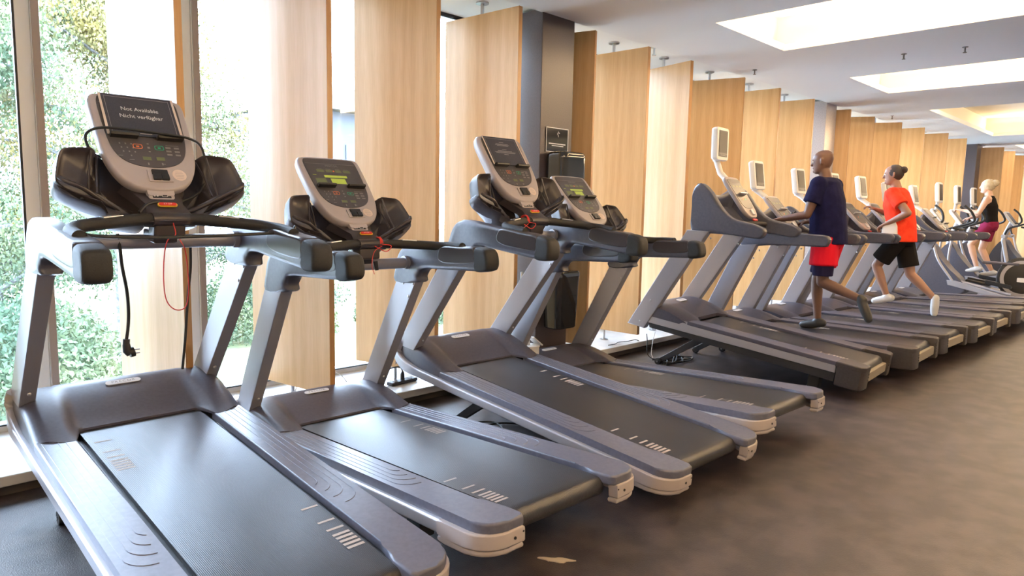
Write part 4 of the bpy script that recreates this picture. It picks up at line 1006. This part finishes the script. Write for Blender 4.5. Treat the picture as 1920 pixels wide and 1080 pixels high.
def towel1(b): b.box((-.19, -.02, .93), (.03, .16, .22), bev=.01)
p1 = person('runner seen from behind in a navy shirt and red shorts', placeB(1, 0, .66), .02, J1, 'skin_dark', [
 ('shirt', 'navy', shirt(J1, 1.14, -.10, .62), .010), ('under_shorts', 'navyshort', legs_cloth(J1, .096, .086, .86, 1.1, .0, .16), .010), ('shorts', 'redshort', legs_cloth(J1, .112, .118, .62, 1.12, .04, .185), .010)], rad=1.12, scale=SB)
p2 = person('runner seen from behind in a bright red shirt and black shorts', placeB(3, 0, .62), 0, J2, 'skin_mid', [
 ('shirt', 'redshirt', shirt(J2, 1.08, -.09, .6), .010), ('shorts', 'blackcloth', legs_cloth(J2, .10, .104, .80, 1.06), .010)], rad=1.05, scale=SB)
def hairfn(J, sc, back=.0, bun=None):
    def fn(b):
        c = J['head']; 
        b.sph(c+V_(0, -.014, .022), .1, 16, (.84*sc, 1.02*sc, 1.0*sc))
        if bun: b.sph(c+V_(0, -.105, .055), bun, 12)
    return fn
def add_hair(p, J, mt, fn):
    b = MB(); fn(b); o = b.obj('hair', mt, p, 180); return o
add_hair(p2, J2, 'greyhair', hairfn(J2, .98, bun=.042))
# towel tucked into the waistband hangs at the left hip
b = MB(); b.T = Matrix.Translation((-.215, .07, 1.0)); b.ring_loft([[(x*.02+.006*math.sin(6*z), y*w, z) for x, y in rrect(1, 1, .5, 3)] for z, w in ((.10, .05), (.05, .075), (-.05, .085), (-.13, .09))]); 
o = b.obj('white_towel', 'towel'); o.matrix_world = Matrix.Translation(placeB(3, 0, .62)) @ Matrix.Scale(SB, 4); tag(o, 'white towel hanging at the left hip of the runner in red', 'towel')
p3 = person('blond woman in a black tank top and wine red shorts on an elliptical machine', (14.2, 2.60, .33), 0, J3, 'skin_light', [
 ('tank_top', 'blackcloth', lambda b: torso(b, [(J3['pel']+V_(0, 0, .0), .175, .125), (J3['waist'], .15, .115), (J3['chest'], .175, .13), (J3['sh']+V_(0, 0, -.02), .13, .10), (J3['sh']+V_(0, 0, .03), .09, .07)]), .009),
 ('shorts', 'wine', legs_cloth(J3, .098, .10, .62, 1., .03, .18), .009)], scale=1.0)
add_hair(p3, J3, 'blond', hairfn(J3, 1.06, bun=.06))
# ================================================================== SMALL THINGS
def A95(p): return (p[0]*SA, p[1]*SA, 1.35+SA*(p[2]-1.35))
def cord(name, pts, r, mt, label, cat='cable', sub=6, conv=True, group=None, extra=None):
    b = MB(); P = smooth_path([A95(p) if conv else p for p in pts], sub); b.sweep(P, r, 8)
    if extra: extra(b)
    o = b.obj(name, mt); tag(o, label, cat, group); return o
# power cord hanging from the cross tube of the nearest treadmill, with its plug
def plug(b):
    b.mi = 0
    b.sweep([A95((.913, 3.276, .752)), A95((.911, 3.276, .728))], .013, 10); b.sweep([A95((.911, 3.276, .73)), A95((.914, 3.276, .700)), A95((.925, 3.276, .688))], [.014, .017, .017], 10)
    b.sweep([A95((.922, 3.276, .690)), A95((.941, 3.276, .694))], .021, 12)
    b.mi = 1
    for dz in (-.008, .008): b.sweep([A95((.940, 3.276, .694+dz)), A95((.964, 3.276, .694+dz))], .003, 6)
cord('cable', [(.900, 3.29, 1.21), (.904, 3.276, 1.143), (.909, 3.276, 1.069), (.923, 3.276, .964), (.926, 3.276, .87), (.921, 3.276, .80), (.912, 3.276, .745)], .0065, ['cable', 'chrome'], 'black power cord with a loose plug hanging below the nearest treadmill handlebar', extra=plug)
cord('cable', [(1.228, 3.366, 1.19), (1.228, 3.366, 1.131), (1.225, 3.366, 1.036), (1.212, 3.366, .935), (1.201, 3.366, .821), (1.189, 3.366, .694), (1.178, 3.38, .56)], .006, 'cable', 'black cable running down to the hood of the nearest treadmill')
cord('safety_lanyard', [(1.056, 3.076, 1.262), (1.056, 3.056, 1.213), (1.026, 3.06, 1.191), (1.015, 3.076, 1.124), (1.009, 3.076, 1.012), (1.019, 3.076, .931), (1.054, 3.076, .892), (1.094, 3.076, .902), (1.109, 3.076, .971), (1.108, 3.076, 1.052), (1.095, 3.06, 1.144), (1.070, 3.05, 1.195)], .0022, 'redcord', 'thin red safety lanyard looping below the nearest treadmill handlebar', 'lanyard')
cord('strap', [(.655, 2.955, 1.247), (.70, 2.926, 1.222), (.818, 2.922, 1.213), (1.013, 2.92, 1.210), (1.275, 2.922, 1.216), (1.50, 2.93, 1.226), (1.54, 2.94, 1.25)], .0065, 'cable', 'black cable stretched between the arm rests of the nearest treadmill')
cfw = TR[0].matrix_world @ CDA['cf']
cord('cable', [tuple(cfw @ Vector(p)) for p in [(-.16, .22, -.075), (-.215, .235, -.05), (-.236, .285, -.005), (-.195, .297, .035), (-.10, .290, .053), (0, .283, .054), (.10, .277, .053), (.175, .270, .045), (.225, .255, .02), (.245, .20, -.02), (.238, .12, -.055), (.19, .05, -.075), (.10, .0, -.068), (.03, -.045, -.03), (-.03, -.06, .012), (-.085, -.09, .035), (-.125, -.135, .045)]], .0055, 'cable', 'black cable wrapped around the console of the nearest treadmill', conv=False)
for i, lb in ((1, 'red safety lanyard knotted on the handlebar of the second treadmill from the left'), (2, 'red safety lanyard knotted on the handlebar of the raised third treadmill')):
    Wm = TR[i].matrix_world; x0 = .06 if i == 1 else -.11
    b = MB()
    for dx, w in ((0, .0), (.008, .004), (-.007, -.003)):
        pts = [Wm @ Vector((x0+dx+w*math.sin(2*a), .923+.031*math.cos(a), 1.198+.031*math.sin(a))) for a in [2*pi*k/16 for k in range(16)]]; b.sweep(pts, .003, 6, closed=True)
    b.sweep(smooth_path([Wm @ Vector(p) for p in [(x0, .893, 1.19), (x0+.05, .875, 1.18), (x0+.02, .88, 1.15), (x0-.05, .885, 1.18)]], 6), .0025, 6)
    b.sweep(smooth_path([Wm @ Vector(p) for p in [(x0, .89, 1.18), (x0-.07, .86, 1.15), (x0-.10, .84, 1.08), (x0-.08, .85, 1.03)]], 6), .0018, 6)
    b.mi = 1; b.sweep([Wm @ Vector((x0-.075, .845, 1.10)), Wm @ Vector((x0-.07, .84, 1.05))], [.012, .009], 8); 
    tag(b.obj('safety_lanyard', ['redcord', 'black']), lb, 'lanyard')
cord('white_cable', [(2.133, 4.12, .12), (2.145, 4.1, .18), (2.165, 4.1, .222), (2.225, 4.1, .258), (2.308, 4.1, .262), (2.409, 4.1, .230), (2.482, 4.1, .173), (2.53, 4.1, .105)], .004, 'whitecable', 'white cable arching over the window ledge behind the second treadmill', conv=False)
# power strip with a plug on the ledge between second and third treadmill
o = empty('power_strip', (2.86, 3.93, .102), (0, 0, .1)); b = MB(); b.box((0, 0, .012), (.24, .06, .024), bev=.004); b.obj('housing', 'frame', o)
for x in (-.07, 0, .07): b = MB(); b.lathe([(.018, .024), (.018, .026)], c=(x, 0, 0), n=16); b.obj('socket', 'dim', o)
tag(o, 'dark power strip lying on the window ledge left of the raised third treadmill', 'power strip')
b = MB(); b.sweep([(2.86, 3.93, .128), (2.86, 3.93, .165), (2.862, 3.93, .185)], [.016, .014, .007], 10); b.sweep(smooth_path([(2.862, 3.93, .185), (2.85, 3.95, .215), (2.78, 3.98, .205), (2.70, 4.0, .15), (2.62, 4.03, .105)], 6), .0045, 8)
tag(b.obj('plug_with_cable', 'cable'), 'black plug with cable standing in the power strip on the window ledge', 'cable')
cord('floor_cable', [(2.75, 3.09, .010), (2.82, 3.12, .010), (2.92, 3.05, .010), (2.86, 2.90, .010), (2.76, 2.92, .012), (2.79, 3.02, .012), (2.95, 3.0, .010), (3.06, 2.86, .010), (3.2, 2.82, .010)], .006, 'cable', 'black cable curled on the floor under the raised third treadmill', conv=False)
rp = random.Random(3); pts = []
for k in range(26): a = k*1.15; pts.append((5.42+.20*math.cos(a)+rp.uniform(-.04, .04), 3.30+.10*math.sin(a*1.3)+rp.uniform(-.03, .03), .008+.004*(k % 3)))
cord('tangled_cable', pts, .0055, 'cable', 'tangle of black cable on the floor by the wheel of the raised television treadmill', conv=False, sub=5)
cord('cable', [(5.36, 3.56, .22), (5.33, 3.53, .15), (5.29, 3.50, .06), (5.31, 3.46, .012), (5.36, 3.40, .010)], .004, 'cable', 'thin black cable hanging from the lifted front of the raised television treadmill', conv=False)
cord('cable', [(5.50, 3.56, .22), (5.42, 3.53, .14), (5.36, 3.50, .05), (5.34, 3.47, .012)], .003, 'whitecable', 'thin white cord hanging from the lifted front of the raised television treadmill', conv=False)
cord('ledge_cable', [(5.10, 3.80, .108), (5.2, 3.795, .108), (5.28, 3.82, .110), (5.40, 3.80, .108), (5.52, 3.775, .11), (5.60, 3.74, .05), (5.66, 3.68, .010)], .004, 'cable', 'black cable lying along the ledge edge below the oak panels', conv=False)
# dispenser, sign and hung bin on the dark column
o = empty('paper_dispenser', (4.215, 3.725, 1.44)); b = MB()
b.T = Matrix.Translation((0, -.105, .18)); n_ = rrect(.150, .105, .06, 5)
b.ring_loft([[(x*f, y*f, z) for x, y in n_] for z, f in ((-.18, .93), (-.172, .99), (-.15, 1), (.13, 1), (.155, .985), (.172, .93), (.18, .82))]); b.obj('cover', 'glossblack', o, 50)
b = MB(); b.box((0, -.10, -.004), (.14, .05, .012), bev=.002); b.obj('paper_slot', 'black', o)
tag(o, 'glossy black paper towel dispenser on the dark column', 'dispenser')
o = empty('sign', (4.215, 3.720, 1.90)); b = MB(); b.box((0, 0, 0), (.265, .004, .19), bev=.001); b.mi = 1
for dz in (-.093, .093): b.box((0, -.0026, dz), (.265, .001, .006))
for dx in (-.130, .130): b.box((dx, -.0026, 0), (.006, .001, .19))
for i_ in range(5): b.box((.01+.012*math.cos(i_*1.3), -.0026, .055+.010*math.sin(i_*1.7)), (.014, .001, .0025), rot=Euler((0, i_*.7, 0)).to_matrix())
b.box((.012, -.0026, .035), (.003, .001, .02)); b.box((0, -.0026, -.030), (.20, .001, .008)); b.box((.005, -.0026, -.045), (.14, .001, .006))
b.obj('laminated_sheet', ['glossblack', 'plate'], o); tag(o, 'shiny dark notice sheet with white rim above the black dispenser', 'sign')
o = empty('waste_bin', (4.20, 3.725, .40)); b = MB(); b.T = Matrix.Translation((0, -.10, 0)); n_ = rrect(.145, .10, .055, 5)
b.ring_loft([[(x*f, y*f, z) for x, y in n_] for z, f in ((0, .80), (.01, .86), (.38, .985), (.40, 1.0), (.415, 1.0))]); b.obj('body', 'glossblack', o, 50)
b = MB(); b.T = Matrix.Translation((0, -.10, 0)); b.ring_loft([[(x*f, y*f, z) for x, y in n_] for z, f in ((.416, 1.03), (.445, 1.03), (.462, .96), (.465, .7))]); b.obj('lid', 'glossblack', o, 50)
tag(o, 'glossy black waste bin hanging low on the dark column', 'waste bin')
o = empty('pole', (3.93, 3.80, .1)); b = MB(); b.lathe([(.014, 0), (.014, .75)], n=12); b.lathe([(.05, 0), (.05, .008)], n=16); b.obj('tube', 'chrome', o); tag(o, 'thin steel pole standing left of the hung black waste bin', 'pole')
# tub of wipes on the hood of the fourth treadmill
Wm = TR[3].matrix_world; c0 = Wm @ Vector((-.235, 1.585, .262)); o = empty('wipes_tub', c0)
M['tub'] = mat('tub_white', (.72, .70, .68), .45)
b = MB(); b.lathe([(.070, 0), (.074, .006), (.074, .058), (.078, .060), (.078, .070), (.070, .073)], n=28); b.obj('tub', 'tub', o)
b = MB(); b.box((.055, .0, .098), (.13, .085, .010), rot=Euler((0, .62, 0)).to_matrix(), bev=.004); b.obj('lid', 'tub', o)
b = MB(); b.sweep(smooth_path([(-.012, 0, .070), (-.018, 0, .095), (-.008, .004, .118), (.004, .0, .122)], 4), [.016]*5+[.014]*4+[.007]*4, 7); b.obj('wipe', 'towel', o)
tag(o, 'white tub of wipes with open lid on the hood of the fourth treadmill', 'wipes tub')
# bottles on the consoles
M['clear'] = mat('clear_plastic', (.85, .85, .82), .08); M['clear'].node_tree.nodes['Principled BSDF'].inputs['Transmission Weight'].default_value = .85
def bottle(i, p, label, cap='black', body='clear', tilt=(.5, 0, 0)):
    Wm = TBS[i].matrix_world; o = empty('drinking_bottle', Wm @ Vector(p), tilt)
    b = MB(); b.lathe([(.030, 0), (.035, .01), (.035, .07), (.028, .085), (.028, .10), (.035, .115), (.034, .155), (.018, .185), (.016, .20)], n=18); b.obj('bottle_body', body, o)
    b = MB(); b.lathe([(.020, .195), (.022, .20), (.022, .222), (.016, .228)], n=16); b.sweep([(0, 0, .225), (.012, 0, .245), (.028, 0, .235)], .006, 6); b.obj('cap', cap, o)
    return tag(o, label, 'bottle')
bottle(1, (.215, 1.20, 1.15), 'clear bottle with black cap on the console of the treadmill the navy runner uses')
bottle(2, (.235, 1.18, 1.15), 'bottle with a pale round cap on the console of the treadmill between the runners', 'plate', 'plate')
# sprinkler heads
for k, (x, y, lb) in enumerate([(7.235, 2.12, 'left one of the two sprinkler heads between the first two ceiling light recesses'), (7.278, 1.641, 'right one of the two sprinkler heads between the first two ceiling light recesses'), (7.066, 3.494, 'sprinkler head above the oak panel behind the television treadmills'), (11.525, 3.469, 'small sprinkler head near the third ceiling light recess')]):
    o = empty('sprinkler', (x, y, ZC)); b = MB(); b.lathe([(.024, -.004), (.024, 0)], n=14); b.lathe([(.007, -.045), (.007, 0)], n=10); b.lathe([(.016, -.050), (.016, -.046)], n=12); b.obj('head', 'dim', o); tag(o, lb, 'sprinkler', 'sprinkler heads')
o = empty('sprinkler', (5.72, 3.85, 2.90)); b = MB(); b.lathe([(.04, -.006), (.04, 0)], n=16); b.lathe([(.010, -.07), (.010, 0)], n=10); b.lathe([(.022, -.078), (.022, -.07)], n=12); b.obj('head', 'chrome', o); tag(o, 'steel sprinkler head above the oak panels right of the dark column', 'sprinkler', 'sprinkler heads')
# scraps on the floor
b = MB(); rs = random.Random(5); ol = [(.045*math.cos(a)*(1+.35*math.sin(3*a)+.1*rs.random())*1.3, .016*math.sin(a)*(1+.3*math.cos(5*a))) for a in [2*pi*k/22 for k in range(22)]]
b.prism(ol, 0, .004, axes='z'); M['scrap'] = mat('dry_leaf', (.50, .42, .33), .8); o = b.obj('paper_scrap', 'scrap'); o.location = (1.93, 1.648, .0005); o.rotation_euler = (0, 0, -.9); tag(o, 'torn pale scrap of paper on the floor below the second treadmill', 'scrap')
# wall phone-like panel at the far end
o = empty('wall_panel', (15.6, 3.16, 1.6), (0, 0, .1)); b = MB(); b.box((0, 0, 0), (.20, .03, .28), bev=.004); b.obj('box', 'glossblack', o); b = MB(); b.box((0, -.017, 0), (.12, .004, .18)); b.obj('display', 'plate', o); tag(o, 'small dark display panel on the oak wall behind the blond woman', 'display panel')
